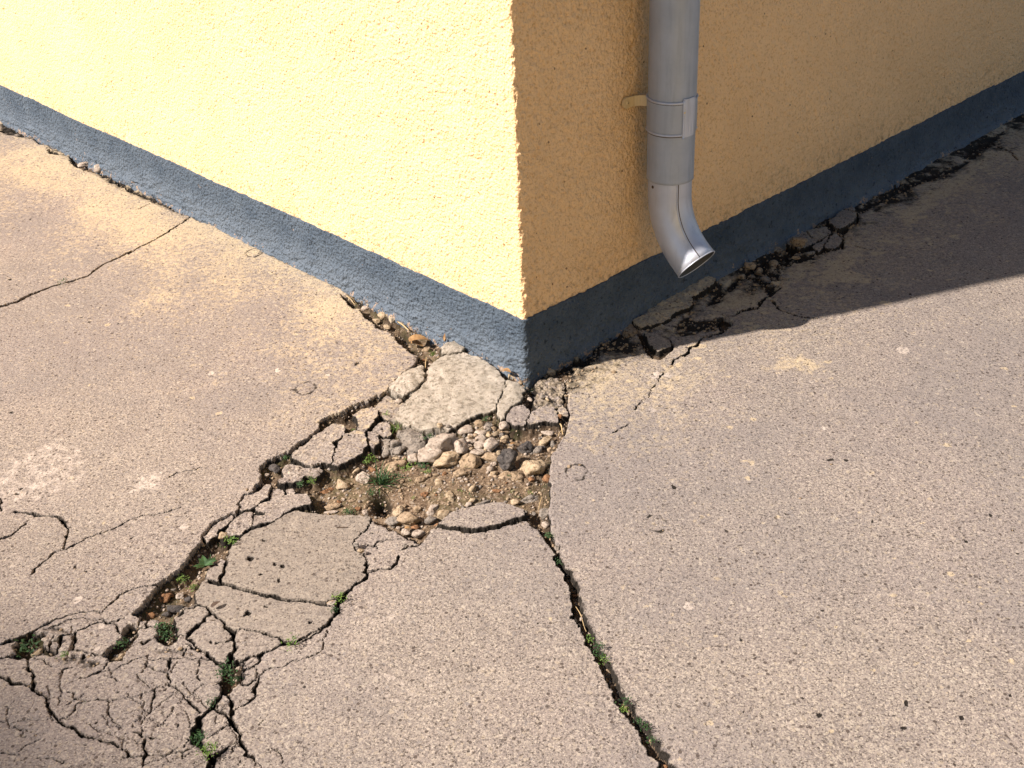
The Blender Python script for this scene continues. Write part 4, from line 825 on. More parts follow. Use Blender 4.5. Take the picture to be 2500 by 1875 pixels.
# clasp: a curved raised plate on the right with folded edges
V = []; F = []
ta = np.linspace(-R(62), -R(26), 12); tz = np.linspace(ZC0-.003, ZC1+.006, 14)
for a in ta:
    for z in tz:
        e = .0052+.0006*math.sin(z*900)*math.sin(a*70); V.append(ax(z)+(RP+e)*radial(va+a))
nA, nZ = len(ta), len(tz)
off = len(V)
for a in ta:
    for z in tz: V.append(ax(z)+(RP+.0022)*radial(va+a))
g0 = [(i*nZ+j, (i+1)*nZ+j, (i+1)*nZ+j+1, i*nZ+j+1) for i in range(nA-1) for j in range(nZ-1)]
F = g0+[tuple(off+x for x in reversed(f)) for f in g0]
loop = [i*nZ for i in range(nA)]+[(nA-1)*nZ+j for j in range(1, nZ)]+[i*nZ+nZ-1 for i in range(nA-2, -1, -1)]+[j for j in range(nZ-2, 0, -1)]
for i in range(len(loop)): a, b_ = loop[i], loop[(i+1) % len(loop)]; F.append((a, b_, off+b_, off+a))
mesh_obj('clasp', np.array(V), F, M['elbow'], cl, smooth=False)
pts = [ax(z)+(RP+.0052)*radial(va-R(27)) for z in np.linspace(ZC0-.005, ZC1+.004, 12)]
wire(pts, .0022, 'fold', M['elbow'], cl, (0, 0, 0))
dome(ax(.540)+(RP+.005)*radial(va-R(28)), radial(va-R(28)), .003, .003, 'rivet', M['ochre_metal'], cl, (0, 0, 0))
# bracket strap from the wall to the band
prof_ = [(-.062, .0005), (-.050, .001), (-.040, .003), (-.030, .011), (-.020, .030), (-.006, .052), (.004, .066)]
ZB = .545; hh = .0115; V = []; F = []
th_ = .0025
for s_, o_ in prof_:
    pt = b3*(SP+s_)+n3*(o_+.004)
    for dz in (-hh, hh):
        V.append(pt+z3*(ZB+dz)); V.append(pt+z3*(ZB+dz)+n3*th_)
for i in range(len(prof_)-1):
    a = 4*i; F += [(a, a+4, a+6, a+2), (a+1, a+3, a+7, a+5), (a, a+1, a+5, a+4), (a+2, a+6, a+7, a+3)]
F += [(0, 2, 3, 1), (4*len(prof_)-4, 4*len(prof_)-3, 4*len(prof_)-1, 4*len(prof_)-2)]
br = mesh_obj('bracket', np.array(V)-ax(0), F, M['ochre_metal'], dp)
# round foot of the strap
fc = b3*(SP-.060)+n3*.0052+z3*ZB; V = [fc+n3*.0022]; F = []
for j in range(20): a = 2*math.pi*j/20; V.append(fc+n3*.0022+.0125*(math.cos(a)*b3+math.sin(a)*z3))
for j in range(20): a = 2*math.pi*j/20; V.append(fc-n3*.004+.0125*(math.cos(a)*b3+math.sin(a)*z3))
for j in range(20): k = (j+1) % 20; F += [(0, 1+j, 1+k), (1+j, 21+j, 21+k, 1+k)]
mesh_obj('foot', np.array(V)-ax(0), F, M['ochre_metal'], br)
dome(fc+n3*.0022, n3, .0048, .002, 'screw_head', M['ochre_metal'], br, ax(0))
dome(fc+n3*.0040, n3, .0016, .0008, 'screw_slot', M['rust_and_shade'], br, ax(0))
for s_, o_, w_ in ((-.0215, .028, .006), (-.0015, .060, .005)):
    c = b3*(SP+s_)+n3*(o_+.004+th_+.0006); t_ = (b3*.014+n3*.022); t_ /= np.linalg.norm(t_); V = [c]; rr3 = random.Random(3)
    nn = np.cross(z3, t_)*-1
    V = [c+nn*.0002]+[c+nn*.0002+w_*(.8+.4*rr3.random())*(math.cos(a)*t_+math.sin(a)*z3) for a in np.linspace(0, 2*math.pi, 11)[:-1]]
    mesh_obj('worn_patch', np.array(V)-ax(0), [(0, 1+j, 1+(j+1) % 10) for j in range(10)], M['pale_grey'], br)
# grout cushion between wall and pipe is only shadow in the photograph: nothing is built there

# ------------------------------------------------------------------ stones
import bmesh
def ico(level):
    bm = bmesh.new(); bmesh.ops.create_icosphere(bm, subdivisions=level, radius=1)
    V = np.array([v.co[:] for v in bm.verts]); F = np.array([[v.index for v in f.verts] for f in bm.faces]); bm.free(); return V, F
ICO = {k: ico(k) for k in (2, 3, 4)}
def rock(seed, level=3, angular=.6):
    r_ = np.random.RandomState(seed); V, F = ICO[level]
    k = r_.randint(7, 11); n = r_.randn(k, 3); n /= np.linalg.norm(n, axis=1)[:, None]; dd = 1-angular*.5*r_.rand(k)
    dots = V @ n.T; rad = np.where(dots > .05, dd/np.maximum(dots, .05), 9)
    s = 45.0; rad = -np.log(np.exp(-s*np.minimum(rad, 3)).sum(1)+math.exp(-s*1.12))/s
    ph = r_.rand(12, 3)*6.28; fr = r_.randn(12, 3)*np.linspace(2, 9, 12)[:, None]; am = .06/np.linspace(1, 4, 12)
    for i in range(12): rad += am[i]*np.sin(V @ fr[i]+ph[i, 0])*(1 if i < 9 else 1)
    return V*rad[:, None], F
GS = 'loose stones among the rubble in the hole'
STN = []
def st(f, x, y, w, h, a, c, label=None, up=0.0, name='stone', flat=1.0):
    STN.append((f, x, y, w, h, a, c, label, up, name, flat))
s = st
# the rubble pile (frame S1)
s('S1',1060,440,150,90,0,'W','pale knobbly stone right below the dark front edge of the limestone slab',.006)
s('S1',1105,500,52,46,0,'W'); s('S1',1195,375,110,80,-10,'T','tan stone in the dark gap under the right of the limestone slab'); s('S1',1300,390,82,60,0,'G')
s('S1',1450,400,110,85,0,'W','pale arched stone over a black gap below the left concrete block',.008); s('S1',1215,470,110,62,0,'W'); s('S1',1218,535,104,74,0,'W')
s('S1',1360,490,125,50,-35,'C','slim cream splinter pointing up right in the rubble pile',.006); s('S1',1458,535,92,74,0,'C'); s('S1',1335,600,150,120,-40,'W','pale egg-shaped stone leaning in the middle of the rubble pile',.006)
s('S1',1190,605,130,88,0,'W'); s('S1',1195,685,150,78,0,'W','wide low white stone right of the triangular stone')
s('S1',790,595,300,165,-6,'W','broad grey white boulder with a dark stain, centre of the rubble',.010,flat=1.1); s('S1',668,715,235,185,0,'W','pale boulder with a cleft side, left of the pitted cream stone',.010)
s('S1',850,775,275,165,-20,'C','pitted cream stone in front of the broad grey white boulder',.006); s('S1',1000,625,135,150,10,'W','triangular pink grey stone right of the broad boulder',.006)
s('S1',1090,785,190,150,0,'T','tan cubic stone right of the pitted cream stone'); s('S1',495,750,115,125,0,'W','upright rounded white stone left of the cleft boulder',.006)
s('S1',295,835,195,145,0,'T','sandy brown stone behind the large dark grass tuft'); s('S1',300,748,110,48,0,'C'); s('S1',385,745,80,42,0,'T')
s('S1',203,675,92,120,15,'G','upright grey stone below the squarish rubble stone',.006); s('S1',285,590,120,90,0,'G'); s('S1',335,655,130,90,0,'G'); s('S1',75,680,160,95,-20,'T','ridged tan stone at the left end of the rubble',.006)
s('S1',1340,745,190,115,0,'T','tan stone left of the big dark stone'); s('S1',1350,812,60,50,0,'W'); s('S1',1500,770,225,215,-30,'D','big nearly black stone in the rubble',.010)
s('S1',1680,640,165,150,0,'D','dark brown stone behind the big nearly black stone'); s('S1',1785,845,290,165,-8,'C','large angular cream stone near the right edge of the hole',.008)
s('S1',1825,660,120,70,-30,'G'); s('S1',1905,562,185,90,-15,'C','smooth cream stone below the wide concrete block',.006); s('S1',1945,475,150,75,15,'W','flat pale flake just behind the smooth cream stone')
s('S1',1992,595,60,105,0,'G'); s('S1',1308,860,82,78,30,'W'); s('S1',1350,912,72,58,0,'C'); s('S1',1595,940,145,100,20,'T','brown wedge stone left below the large angular cream stone'); s('S1',1500,930,180,78,0,'T')
s('S1',1000,912,225,105,-10,'T','half-buried sandy stone below the tan cubic stone'); s('S1',750,1010,92,78,30,'C'); s('S1',560,980,92,78,0,'T'); s('S1',885,1160,140,82,55,'C','cream wedge stone lying on the bare sand')
s('S1',1130,1080,90,58,-40,'C'); s('S1',610,1140,86,58,0,'B','orange brown stone on the sand right of the grass tuft'); s('S1',1390,1100,92,38,0,'B'); s('S1',342,1100,38,88,0,'T'); s('S1',720,1130,42,40,0,'C')
s('S1',1110,1205,92,58,-20,'C'); s('S1',1078,1255,64,60,30,'W'); s('S1',1230,1240,155,62,-15,'G','dark low stone behind the left end of the slab shard'); s('S1',1578,1225,102,68,10,'C','yellowish stone touching the slab shard from behind')
s('S1',1750,1190,195,68,-15,'G','long grey brown pebble near the right edge of the hole'); s('S1',1892,1350,115,125,40,'G','grey oval stone where the hole narrows into the right crack'); s('S1',1906,1462,82,68,30,'W','pinkish white pebble at the top of the right crack',.010)
s('S1',1785,1352,42,50,0,'G'); s('S1',665,1412,125,78,-10,'G','round speckled grey pebble left of the slab shard',.006); s('S1',668,1338,82,52,0,'W'); s('S1',810,1350,155,100,-15,'C','cream stone just above the round speckled grey pebble')
s('S1',705,1280,108,62,-10,'W'); s('S1',535,1290,85,78,0,'T'); s('S1',455,1422,265,160,0,'T','large rough brown stone at the lower edge of the hole',.004); s('S1',335,1320,125,110,-25,'C','cream stone right of the black hollow'); s('S1',395,1258,62,50,0,'T')
s('S1',495,1495,95,58,10,'B','orange stone under the large rough brown stone'); s('S1',262,1428,135,80,0,'G','white grey pebble on the rim above the lower shards',.010); s('S1',740,1465,62,30,-20,'B'); s('S1',1930,970,92,78,0,'B'); s('S1',1755,972,62,50,0,'B')
s('S1',820,915,52,40,0,'B'); s('S1',1050,975,32,30,0,'W'); s('S1',650,940,60,48,0,'T'); s('S1',720,925,60,40,0,'T'); s('S1',940,465,52,40,0,'W'); s('S1',900,495,80,52,0,'W'); s('S1',1085,580,90,60,0,'W'); s('S1',1100,650,60,40,0,'C'); s('S1',1270,560,40,34,0,'T')
s('S1',1240,620,50,40,0,'W'); s('S1',1400,450,60,44,0,'T'); s('S1',1470,470,90,40,-10,'T'); s('S1',1410,690,60,50,0,'C'); s('S1',1030,680,50,40,0,'W'); s('S1',1540,610,50,46,0,'G'); s('S1',1480,580,60,40,0,'G'); s('S1',1870,640,70,50,0,'D'); s('S1',1960,650,50,60,0,'T'); s('S1',540,560,60,40,0,'G')
# left part of the hole (frame S2)
s('S2',1610,925,235,150,35,'W','big pinkish white stone left of the large dark grass tuft',.008); s('S2',1490,830,150,48,-35,'C','thin cream splinter above the big pinkish white stone',.006); s('S2',1300,1010,195,135,10,'C','blocky cream stone in the left part of the hole',.006)
s('S2',1700,810,112,60,10,'B'); s('S2',1105,890,150,78,15,'B','flat reddish pebble by the left edge of the hole'); s('S2',1110,1092,195,60,-15,'B','flat brown pebble in the shaded left end of the hole'); s('S2',1185,1305,215,95,0,'T','ribbed pale stone at the lower left rim of the hole',.004)
s('S2',1150,1382,165,50,0,'W'); s('S2',1340,830,72,58,0,'T'); s('S2',1620,1310,60,60,0,'T'); s('S2',1620,1392,82,70,0,'W'); s('S2',1185,1195,36,35,0,'W'); s('S2',1325,1215,36,35,0,'W'); s('S2',1250,1250,62,50,0,'B'); s('S2',1430,1230,82,38,0,'T'); s('S2',1340,1335,42,30,0,'C'); s('S2',1520,1340,70,46,0,'B'); s('S2',1370,1060,48,40,0,'W')
s('S2',400,805,145,120,10,'D','round dark pebble jammed at the left end of the upper crack',.008); s('S2',292,890,52,100,20,'W','small white triangular shard below the dark round pebble',.010); s('S2',1625,672,95,66,0,'C'); s('S2',360,930,40,34,0,'C'); s('S2',1730,40,60,40,0,'G'); s('S2',1750,130,34,30,0,'C'); s('S2',1800,640,50,44,0,'G'); s('S2',1860,610,50,40,0,'G'); s('S2',1450,300,60,40,0,'T')
# by the left plinth (frame S3)
s('S3',1022,582,52,46,0,'W'); s('S3',1185,640,84,60,0,'W'); s('S3',1345,850,120,70,0,'T'); s('S3',1280,1000,84,48,0,'B'); s('S3',1220,1062,42,30,0,'W'); s('S3',958,1545,92,66,0,'W','small pinkish pebble under the elongated pale stone',.010)
s('S3',530,285,155,105,20,'W','whitish stone in the gap along the left plinth, nearest its upper end',.014); s('S3',740,400,100,115,30,'C','cream chip against the left plinth above the leaf-filled gap',.016); s('S3',1400,1050,42,34,0,'W'); s('S3',1100,650,62,56,0,'T'); s('S3',430,215,60,50,0,'C',None,.008); s('S3',650,460,130,70,25,'C','cream mortar crumb below the cream chip by the left plinth',.012)
s('S3',1240,640,60,40,0,'C'); s('S3',800,540,120,60,20,'C',None,.012); s('S3',1580,720,36,90,0,'T',None,.02); s('S3',1420,620,50,50,0,'C',None,.016); s('S3',1340,680,110,50,20,'W',None,.008); s('S3',1120,820,60,40,0,'T')
# right of the corner (frame S4)
s('S4',665,745,80,62,30,'T','small yellow brown stone at the very foot of the building corner',.014); s('S4',792,972,105,52,50,'W','white oval pebble just right of the pale broken stone',.010); s('S4',970,935,60,56,0,'G',None,.006); s('S4',1205,1192,60,58,0,'B','round yellow brown pebble beside the small cream chip',.008); s('S4',1280,920,46,42,0,'C',None,.006); s('S4',820,880,60,40,0,'G',None,.004); s('S4',1030,970,50,44,0,'C',None,.004)
s('S4',900,560,60,44,0,'G',None,.004); s('S4',1400,560,60,50,0,'C',None,.004); s('S4',760,820,50,40,0,'G')
# lower shards (frame T6)
s('T6',168,1080,90,165,-15,'G','upright grey sliver in the hook-shaped crack',.012); s('T6',262,1202,122,86,10,'C','yellowish pebble at the foot of the hook-shaped crack',.014); s('T6',1020,742,82,58,0,'W',None,.01); s('T6',1175,825,185,120,15,'W','angular pinkish stone on the rim left of the two-part shard',.014)
s('T6',1440,850,235,140,-10,'W','speckled pinkish stone with a bright chip on the lower rim of the hole',.014); s('T6',1290,1080,92,78,0,'G',None,.008); s('T6',1420,1080,72,58,0,'C',None,.008); s('T6',1220,1010,125,66,0,'W',None,.006); s('T6',1160,1090,80,60,0,'G',None,.004)
# lower crack
s('T4',700,1250,52,40,0,'W',None,.008); s('T4',585,1372,60,52,0,'C','small cream pebble at the tip of the triangular piece',.010); s('T4',800,870,125,90,0,'C','pinkish cream chip at the end of the narrow pieces, above the weeds',.010)
s('R3',910,712,92,48,0,'B','reddish stone in the dark lower crack'); s('R3',1008,700,40,36,0,'W','small white pebble beside the reddish stone'); s('R3',985,770,90,50,0,'D'); s('R3',840,810,62,36,0,'B'); s('R3',790,792,62,30,0,'B'); s('R3',950,660,70,30,0,'G'); s('R3',1060,720,50,34,0,'D'); s('R3',930,800,50,36,0,'D')
s('T2',408,412,115,66,-10,'C','yellowish stone on the rim of the small dark hole at the left edge',.012); s('T2',150,392,70,46,0,'C',None,.012); s('T2',500,275,84,56,-10,'W',None,.012); s('T2',512,325,72,48,0,'C',None,.012); s('T2',1310,450,75,56,-40,'C','cream pebble in the lower of the two dark hollows',.006); s('T2',1270,490,50,36,0,'T'); s('T2',600,270,70,56,0,'G',None,.012)
s('R5',530,515,80,34,-15,'W','angular white chip in the gap along the left plinth',.016); s('R5',608,538,52,48,20,'W','second white chip in the gap along the left plinth, right of the first',.016)
s('T3',1790,80,70,40,-20,'T','tan chip where the two smooth plates meet the right-hand crack',.010); s('T3',910,710,50,30,-10,'W',None,.010); s('T3',160,403,26,26,0,'B',None,.01); s('T3',230,20,120,60,0,'B')
# right crack
s('S5',397,340,40,42,0,'G',None,.006); s('S5',505,630,28,28,0,'B'); s('S5',541,772,22,26,0,'W',None,.008); s('S5',1040,1650,44,26,0,'B','orange brown pebble at the bottom end of the right crack',.010); s('S5',935,1500,24,20,0,'W'); s('S5',585,856,20,20,0,'W',None,.006); s('S5',730,1170,36,30,0,'T'); s('S5',700,1080,36,36,0,'T')
s('F',1712,1007,1,1,0,'G') if False else None
s('R4',1740,415,90,54,-10,'T','tan rounded stone in the dark rubble under the outlet',.006); s('R4',1905,410,60,62,0,'T',None,.004); s('R4',1800,450,60,50,20,'T',None,.004); s('R4',2080,250,110,60,10,'T','flat tan stone in the shaded rubble right of the outlet',.008); s('R4',2060,360,80,30,-10,'T',None,.004); s('R4',1850,510,70,50,0,'G',None,.004); s('R4',1980,490,60,46,0,'G'); s('R4',1690,490,50,40,0,'T'); s('R4',2150,330,60,40,0,'G'); s('R4',1930,300,60,40,0,'G')
s('T5',720,630,110,56,-25,'G','bluish painted mortar lump against the shaded plinth',.010); s('T5',560,740,60,40,-20,'G',None,.008)
rb = random.Random(21)
for _ in range(75):
    y_ = rb.uniform(380, 730); x_ = rb.uniform(760+(560-y_)*-.4 if y_ < 560 else 430, 1560)
    w_ = rb.uniform(30, 72); st('S1', x_, y_, w_, w_*rb.uniform(.6, .9), rb.uniform(-50, 50), rb.choice('WWWCTTG'), None, rb.uniform(0, .006))
for _ in range(34):
    x_ = rb.uniform(300, 1880); w_ = rb.uniform(22, 50); st('S1', x_, rb.uniform(930, 1200), w_, w_*.7, rb.uniform(-50, 50), rb.choice('WCTTTB'))
words = {'W': 'white', 'C': 'cream', 'T': 'tan', 'G': 'grey', 'D': 'dark', 'B': 'brown'}
zone = {'S1': 'in the rubble of the hole', 'S2': 'in the left half of the hole', 'S3': 'in the gap by the left plinth', 'S4': 'under the building corner', 'T6': 'among the lower shards', 'T4': 'in the lower crack', 'R3': 'in the lower crack', 'T2': 'in the hollows at the left edge', 'T3': 'in the lower crack', 'S5': 'in the right crack', 'R4': 'in the shaded rubble by the outlet', 'T5': 'by the shaded plinth', 'R5': 'by the left plinth'}
for i, (f, x, y, w_, h_, a, c, lab, up, name, flat) in enumerate(STN):
    u_, v_ = px(f, x, y); zz = -.03
    for _ in range(3):
        p_ = G(u_, v_, zz); sc = mpp(p_)/FR[f][2]
        A = w_*sc/2*1.16; B = min(h_*sc/2/.78, A*1.5); Cz = min(.78*B, A)*flat
        zz = Hat(p_[0], p_[1]) + Cz*.42 + up*.55
    V, F = rock(100+i, 4 if w_*sc > .03 else 3, 1.0 if c in 'CTD' else .8)
    V = V*np.array([A, B, Cz]); t = -R(a); t = math.atan2(math.sin(t), math.cos(t)*.55) if a else random.Random(i).uniform(-.25, .25)
    ct, sn = math.cos(t), math.sin(t); V = V @ np.array([[ct, sn, 0], [-sn, ct, 0], [0, 0, 1]])
    o = mesh_obj('stone' if w_*sc > .014 else 'pebble', V, F, M[c], smooth=True, loc=tuple(map(float, p_)))
    if lab: setp(o, lab, 'stone', GS if f in ('S1', 'S2') else None)
    else: setp(o, 'small %s stone %s' % (words[c], zone[f]), 'stone', 'small %s stones %s' % (words[c], zone[f]))

# uncountable grit on the soil
Vg = []; Fg = {k: [] for k in 'WTG'}; Vk = {k: [] for k in 'WTG'}
rg = np.random.RandomState(9); soilpts = np.argwhere((L == 1)); rocks = [rock(900+i, 2, .8) for i in range(6)]
sel = soilpts[rg.choice(len(soilpts), 2600, replace=False)]
for n_, (i, j) in enumerate(sel):
    r = .0011+.0024*rg.rand()**2.2; V, F = rocks[n_ % 6]; k = 'TTGW'[n_ % 4]
    base_ = len(Vk[k])*len(V)
    Vk[k].append(V*r*np.array([1, .8+.5*rg.rand(), .7])+np.array([xs[i], ys[j], H[i, j]+r*.3])); Fg[k].append(F+base_)
for k, nm in (('W', 'white'), ('T', 'tan'), ('G', 'grey')):
    o = mesh_obj('gravel', np.concatenate(Vk[k]), np.concatenate(Fg[k]), M[k], smooth=True)
    setp(o, 'fine %s grit strewn over the soil in the hole and cracks' % nm, 'gravel', kind='stuff')
# crumbs on the crumbled pavement beside the walls
cand = np.argwhere((L == 0) & (DIRT > .34) & (np.minimum(dl, dr) < .22) & (~inb) & (X > -1.8) & (Y < 1.6))
sel = cand[rg.choice(len(cand), 1400, replace=False)]; Vc = []; Fc = []
for n_, (i, j) in enumerate(sel):
    r = .0012+.0034*rg.rand()**2.5; V, F = rocks[n_ % 6]
    Vc.append(V*r*np.array([1, .8+.4*rg.rand(), .75])+np.array([xs[i], ys[j], H[i, j]+r*.35])); Fc.append(F+n_*len(V))
o = mesh_obj('gravel', np.concatenate(Vc), np.concatenate(Fc), M['T'], smooth=True)
setp(o, 'tan crumbs of mortar along the foot of the plinth', 'gravel', kind='stuff')

# ------------------------------------------------------------------ plants and litter
def blade(V, F, p, az, el, ln, wd, bend, cup=.25, seg=5, shape='grass'):
    """one leaf as a curved tapered strip with a raised midrib"""
    p = np.array(p, float); d = np.array([math.cos(az)*math.cos(el), math.sin(az)*math.cos(el), math.sin(el)]); side = np.array([-math.sin(az), math.cos(az), 0])
    b0 = len(V)
    for i in range(seg+1):
        t = i/seg
        wv = wd*(1-t)**.7 if shape == 'grass' else wd*math.sin(math.pi*min(1, .12+.88*t)**.8)*(1 if t < 1 else .0)
        wv = max(wv, wd*.05); nrm = np.cross(d, side)
        V += [p-side*wv-nrm*wv*cup*-1, p, p+side*wv+nrm*wv*cup]
        e = el-bend*t; dd = np.array([math.cos(az)*math.cos(e), math.sin(az)*math.cos(e), math.sin(e)]); p = p+dd*ln/seg; d = dd
    for i in range(seg):
        a = b0+3*i; F += [(a, a+1, a+4, a+3), (a+1, a+2, a+5, a+4)]
def plant(f, x, y, rpx, style, mt, label, up=0.0, n=None, seed=0, name='weed', group=None):
    u_, v_ = px(f, x, y); p_ = G(u_, v_, -.02); zz = Hat(p_[0], p_[1]); p_ = G(u_, v_, zz+up*.6+.007); sc = mpp(p_)/FR[f][2]; r = rpx*sc*(1.7 if style == 'tuft' else 1.35)
    rn = random.Random(seed+int(x*7+y)); V = []; F = []
    if style == 'tuft':
        for _ in range(n or 26):
            blade(V, F, (rn.gauss(0, r*.14), rn.gauss(0, r*.14), -.002), rn.uniform(0, 6.28), rn.uniform(.35, 1.35), r*rn.uniform(.6, 1.15), max(.0006, r*.035), rn.uniform(.4, 1.5), seg=6)
    elif style == 'rosette':
        for i in range(n or 7): blade(V, F, (0, 0, .002), i*2.4+rn.uniform(-.3, .3), rn.uniform(.35, .9), r*rn.uniform(.75, 1.1), r*.21, rn.uniform(.3, .8), shape='leaf', seg=6)
    else:   # low leafy clump
        for _ in range(n or 60):
            q_ = (rn.gauss(0, r*.42), rn.gauss(0, r*.5), abs(rn.gauss(0, r*.22)))
            blade(V, F, q_, rn.uniform(0, 6.28), rn.uniform(-.1, 1.3), r*rn.uniform(.16, .42), max(.0008, r*rn.uniform(.04, .10)), rn.uniform(0, 1.2), shape='leaf' if rn.random() < .7 else 'grass', seg=4)
    V = np.array(V); F = np.array(F)
    o = mesh_obj(name, V, F, M[mt], loc=(float(p_[0]), float(p_[1]), float(p_[2])-.004)); setp(o, label, 'weed' if name != 'grass_tuft' else 'grass tuft', group); return o
plant('S1',150,1000,150,'tuft','dark_leaf','large dark green grass tuft growing in the left half of the hole',n=46,name='grass_tuft')
plant('S1',190,1180,55,'tuft','bright_leaf','small fresh green sprout just below the large dark grass tuft',n=18)
plant('S1',300,410,62,'tuft','bright_leaf','bright green grass sprig at the left end of the limestone slab',.006,n=24,name='grass_tuft')
plant('S1',185,250,48,'tuft','bright_leaf','tiny bright sprig by the sunken concrete wedge',.004,n=18,name='grass_tuft')
plant('S1',640,510,50,'clump','dark_leaf','dark weed under the front edge of the limestone slab'); plant('S1',1265,315,38,'clump','dark_leaf','weed in the black shade under the limestone slab edge')
plant('S1',405,820,70,'clump','bright_leaf','weed right of the sandy brown stone'); plant('S1',585,815,75,'clump','dark_leaf','weed in front of the cleft pale boulder'); plant('S1',640,875,40,'clump','bright_leaf','tiny weed below the cleft pale boulder')
plant('S1',15,750,60,'clump','bright_leaf','weed by the ridged tan stone at the left end of the rubble'); plant('S1',300,940,60,'clump','dark_leaf','weed just right of the large dark grass tuft',n=40); plant('S1',30,1110,45,'clump','dark_leaf','weed just left below the large dark grass tuft')
for i, (x, y) in enumerate([(930,1005),(1000,1085),(725,1095),(1060,825),(1510,915),(1540,1090),(1600,1155),(1750,1100),(1915,1030),(440,960),(1095,1130),(480,1160)]):
    plant('S1',x,y,26,'clump','bright_leaf' if i % 2 else 'dark_leaf','tiny seedling on the bare sand of the hole',n=14,name='seedling',group='tiny seedlings on the sand of the hole')
plant('S1',1945,1570,40,'clump','dark_leaf','weed in the top of the right crack',.004)
plant('S2',890,950,60,'clump','bright_leaf','yellow green weed at the shaded left tip of the hole'); plant('S2',745,1000,55,'clump','dark_leaf','weed beside the yellow green one at the left tip of the hole'); plant('S2',1390,1370,70,'clump','dark_leaf','weed on the lower left rim of the hole')
plant('S2',530,630,42,'clump','dark_leaf','tiny weed deep in the upper left crack'); plant('S2',1440,270,36,'clump','bright_leaf','tiny weed in the round dark hollow'); plant('S3',1420,890,80,'tuft','bright_leaf','small weed in the leaf-filled gap by the left plinth',n=16)
plant('S4',740,850,80,'tuft','dark_leaf','thin grass at the very foot of the building corner',n=14,name='grass_tuft')
plant('T4',560,1280,150,'rosette','dark_leaf','leafy green rosette in the lower crack',.008,n=8,name='leafy_weed'); plant('T4',650,1200,60,'clump','dark_leaf','weed just behind the leafy rosette'); plant('T4',900,935,80,'clump','bright_leaf','weed below the narrow concrete pieces',.004); plant('T4',760,1000,50,'rosette','dark_leaf','small blue green seedling left of the weed below the narrow pieces')
plant('T4',240,1450,60,'clump','bright_leaf','weed in the dark lower crack, left below the rosette'); plant('T4',390,1560,60,'clump','bright_leaf','weed in the lower crack beside the second smooth plate')
plant('T3',200,320,75,'clump','dark_leaf','dark weed in the hollow left of the diamond plate',.012,n=80); plant('T3',220,400,60,'clump','dark_leaf','weed spilling below the dark weed in that hollow',.01)
plant('T3',790,715,75,'clump','dark_leaf','green clump at the crack junction below the triangular plate',.016,n=90); plant('T3',860,810,60,'clump','dark_leaf','second green clump just below the junction clump',.016,n=70)
plant('T3',650,1020,50,'clump','dark_leaf','weed in the kink of the wide lower crack',.014,n=50); plant('T3',545,1380,90,'clump','dark_leaf','lush dark green clump in the wide crack near the bottom edge',.016,n=120); plant('T3',625,1480,75,'clump','bright_leaf','fresh green clump just below the lush dark one',.016,n=90)
plant('T3',1410,455,60,'clump','bright_leaf','flat weed at the tip of the triangular plate',.010,n=50); plant('T3',1860,30,60,'clump','bright_leaf','weed where the two smooth plates meet the right-hand crack',.012); plant('T3',1815,140,40,'clump','dark_leaf','dark weed just below that meeting point',.012)
plant('R5',390,1240,30,'clump','dark_leaf','small upright weed in the diagonal crack at the upper left',.006,n=34)
plant('T2',280,360,110,'clump','dark_leaf','mossy weed in the small dark hole at the left edge',n=60); plant('T2',1325,300,60,'clump','dark_leaf','weed in the upper of the two dark hollows'); plant('T2',695,415,40,'clump','bright_leaf','yellowish moss right of the small dark hole',.004)
for x, y, r, mt, lab in [(595,880,30,'bright_leaf','pale green weed in the middle of the right crack'), (640,925,36,'dark_leaf','dark green weed below the pale one in the right crack'), (640,968,32,'dark_leaf','second dark green weed of the right crack'), (675,1005,26,'bright_leaf','light weed at the end of the green run in the right crack'), (805,1255,34,'dark_leaf','weed in the lower part of the right crack'),
                         (800,1300,26,'bright_leaf','mossy patch below the weed in the lower right crack'), (885,1370,24,'dark_leaf','small weed right side of the lower right crack'), (915,1410,30,'dark_leaf','dark weed near the end of the right crack'), (962,1480,26,'dark_leaf','last weed at the bottom of the right crack'), (345,258,24,'dark_leaf','weed near the head of the right crack'), (405,415,20,'dark_leaf','tiny weed below the head of the right crack')]:
    plant('S5',x,y,r,'clump',mt,lab,.008,n=45)
plant('R3',465,1290,10,'clump','dark_leaf','tiny moss dot on the crackled slab at the lower left',n=8,name='seedling')

def litter(f, x0, y0, x1, y1, wpx, mt, name, label, up=.004, bow=0.0):
    a = G(*px(f, x0, y0), -.0); b_ = G(*px(f, x1, y1), -.0); L_ = np.linalg.norm(b_-a); pts = []
    za, zb = Hat(a[0], a[1]), Hat(b_[0], b_[1]); a = G(*px(f, x0, y0), za+up); b_ = G(*px(f, x1, y1), zb+up)
    for i in range(9):
        t = i/8; pts.append(a+(b_-a)*t+z3*bow*L_*math.sin(math.pi*t)+np.array([.03*L_*math.sin(5*t), 0, 0]))
    r = wpx/FR[f][2]*mpp(a)/2; pts = np.array(pts); c = pts.mean(0)
    o = wire(pts, [r*(1-.5*abs(i/8-.3)) for i in range(9)], name, M[mt], None, c, n=6); o.location = tuple(map(float, c)); setp(o, label, 'twig' if name == 'twig' else 'straw')
litter('S2',1225,1590,1390,1585,14,'twig','twig','short dark twig lying on the large smooth mortar plate',.002)
litter('S3',240,115,385,245,14,'straw','straw','dry straw stuck in the gap by the left plinth',.02); litter('S3',300,125,400,240,10,'straw','straw','second dry straw beside the first in the gap by the left plinth',.022)
litter('S3',940,470,1110,590,26,'straw','straw','dry stalk lying along the left plinth above the leaf-filled gap',.022); litter('S3',1330,960,1330,1110,16,'straw','straw','upright dry stalk in front of the leaf-filled gap',.006,.2)
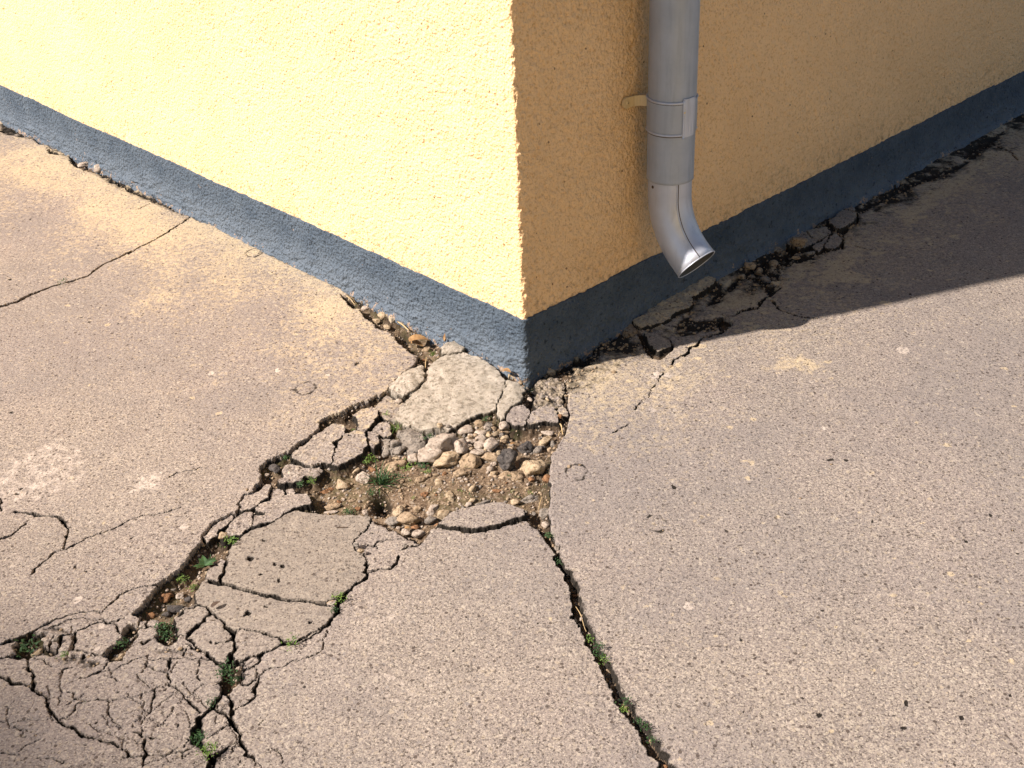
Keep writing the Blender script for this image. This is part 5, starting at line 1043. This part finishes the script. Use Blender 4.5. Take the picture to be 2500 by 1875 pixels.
litter('S1',1865,1165,1845,1300,10,'straw','straw','thin dry stalk at the right edge of the hole',.004,.15); litter('S5',505,690,575,840,5,'straw','straw','dry grass stem lying in the right crack',.012); litter('S2',760,955,850,910,9,'straw','straw','tiny dry stem at the shaded left tip of the hole',.01)
litter('S4',130,410,420,640,26,'straw','straw','dry root along the left plinth near the corner',.006); litter('S4',1190,1290,1250,1440,22,'straw','straw','dry root down the right lip of the hole',.004,.1); litter('S4',1225,1400,1180,1470,12,'straw','straw','curled fibre at the right lip of the hole',.004,.3)
litter('S1',950,545,1090,615,10,'twig','twig','thin twig across the triangular stone',.03); litter('T3',635,250,680,248,8,'twig','twig','tiny twig on the diamond plate',.002); litter('S3',1880,900,1960,830,12,'twig','twig','dark twig leaning on the left plinth',.012)
def leaf(f, x, y, rpx, az, mt, label, up=.01, bend=.9, wd=.3, el=.3):
    u_, v_ = px(f, x, y); p_ = G(u_, v_, -.01); zz = Hat(p_[0], p_[1])+up; p_ = G(u_, v_, zz); r = rpx/FR[f][2]*mpp(p_); V = []; F = []
    blade(V, F, (-r*.5*math.cos(az), -r*.5*math.sin(az), 0), az, el, r*1.1, r*wd, bend, shape='leaf', seg=8, cup=.5)
    o = mesh_obj('dry_leaf', V, F, M[mt], smooth=True, loc=tuple(map(float, p_))); setp(o, label, 'dead leaf')
leaf('S3',1230,725,260,.15,'dry','curled tan dead leaf in the gap by the left plinth',.022); leaf('S3',1200,780,180,-.4,'dry','smaller dead leaf under the curled one',.012); leaf('S3',1590,700,90,1.2,'dry','upright brown scrap of leaf against the left plinth',.022,.2,.2,1.2)
leaf('T3',690,105,90,.7,'twig','grey folded leaf scrap on the crack above the diamond plate',.006,.4,.28); leaf('S1',1560,590,60,.4,'dry','reddish dead leaf scrap right of the rubble pile',.01); leaf('S1',420,1500,60,.2,'dry','brown leaf scrap beside the orange stone',.012)
leaf('S4',480,600,150,-.8,'dry','tan flake of leaf at the foot of the left plinth near the corner',.014,.3,.3)
print('fragments', len(FRAG), 'stones', len(STN), 'verts', nx*ny)
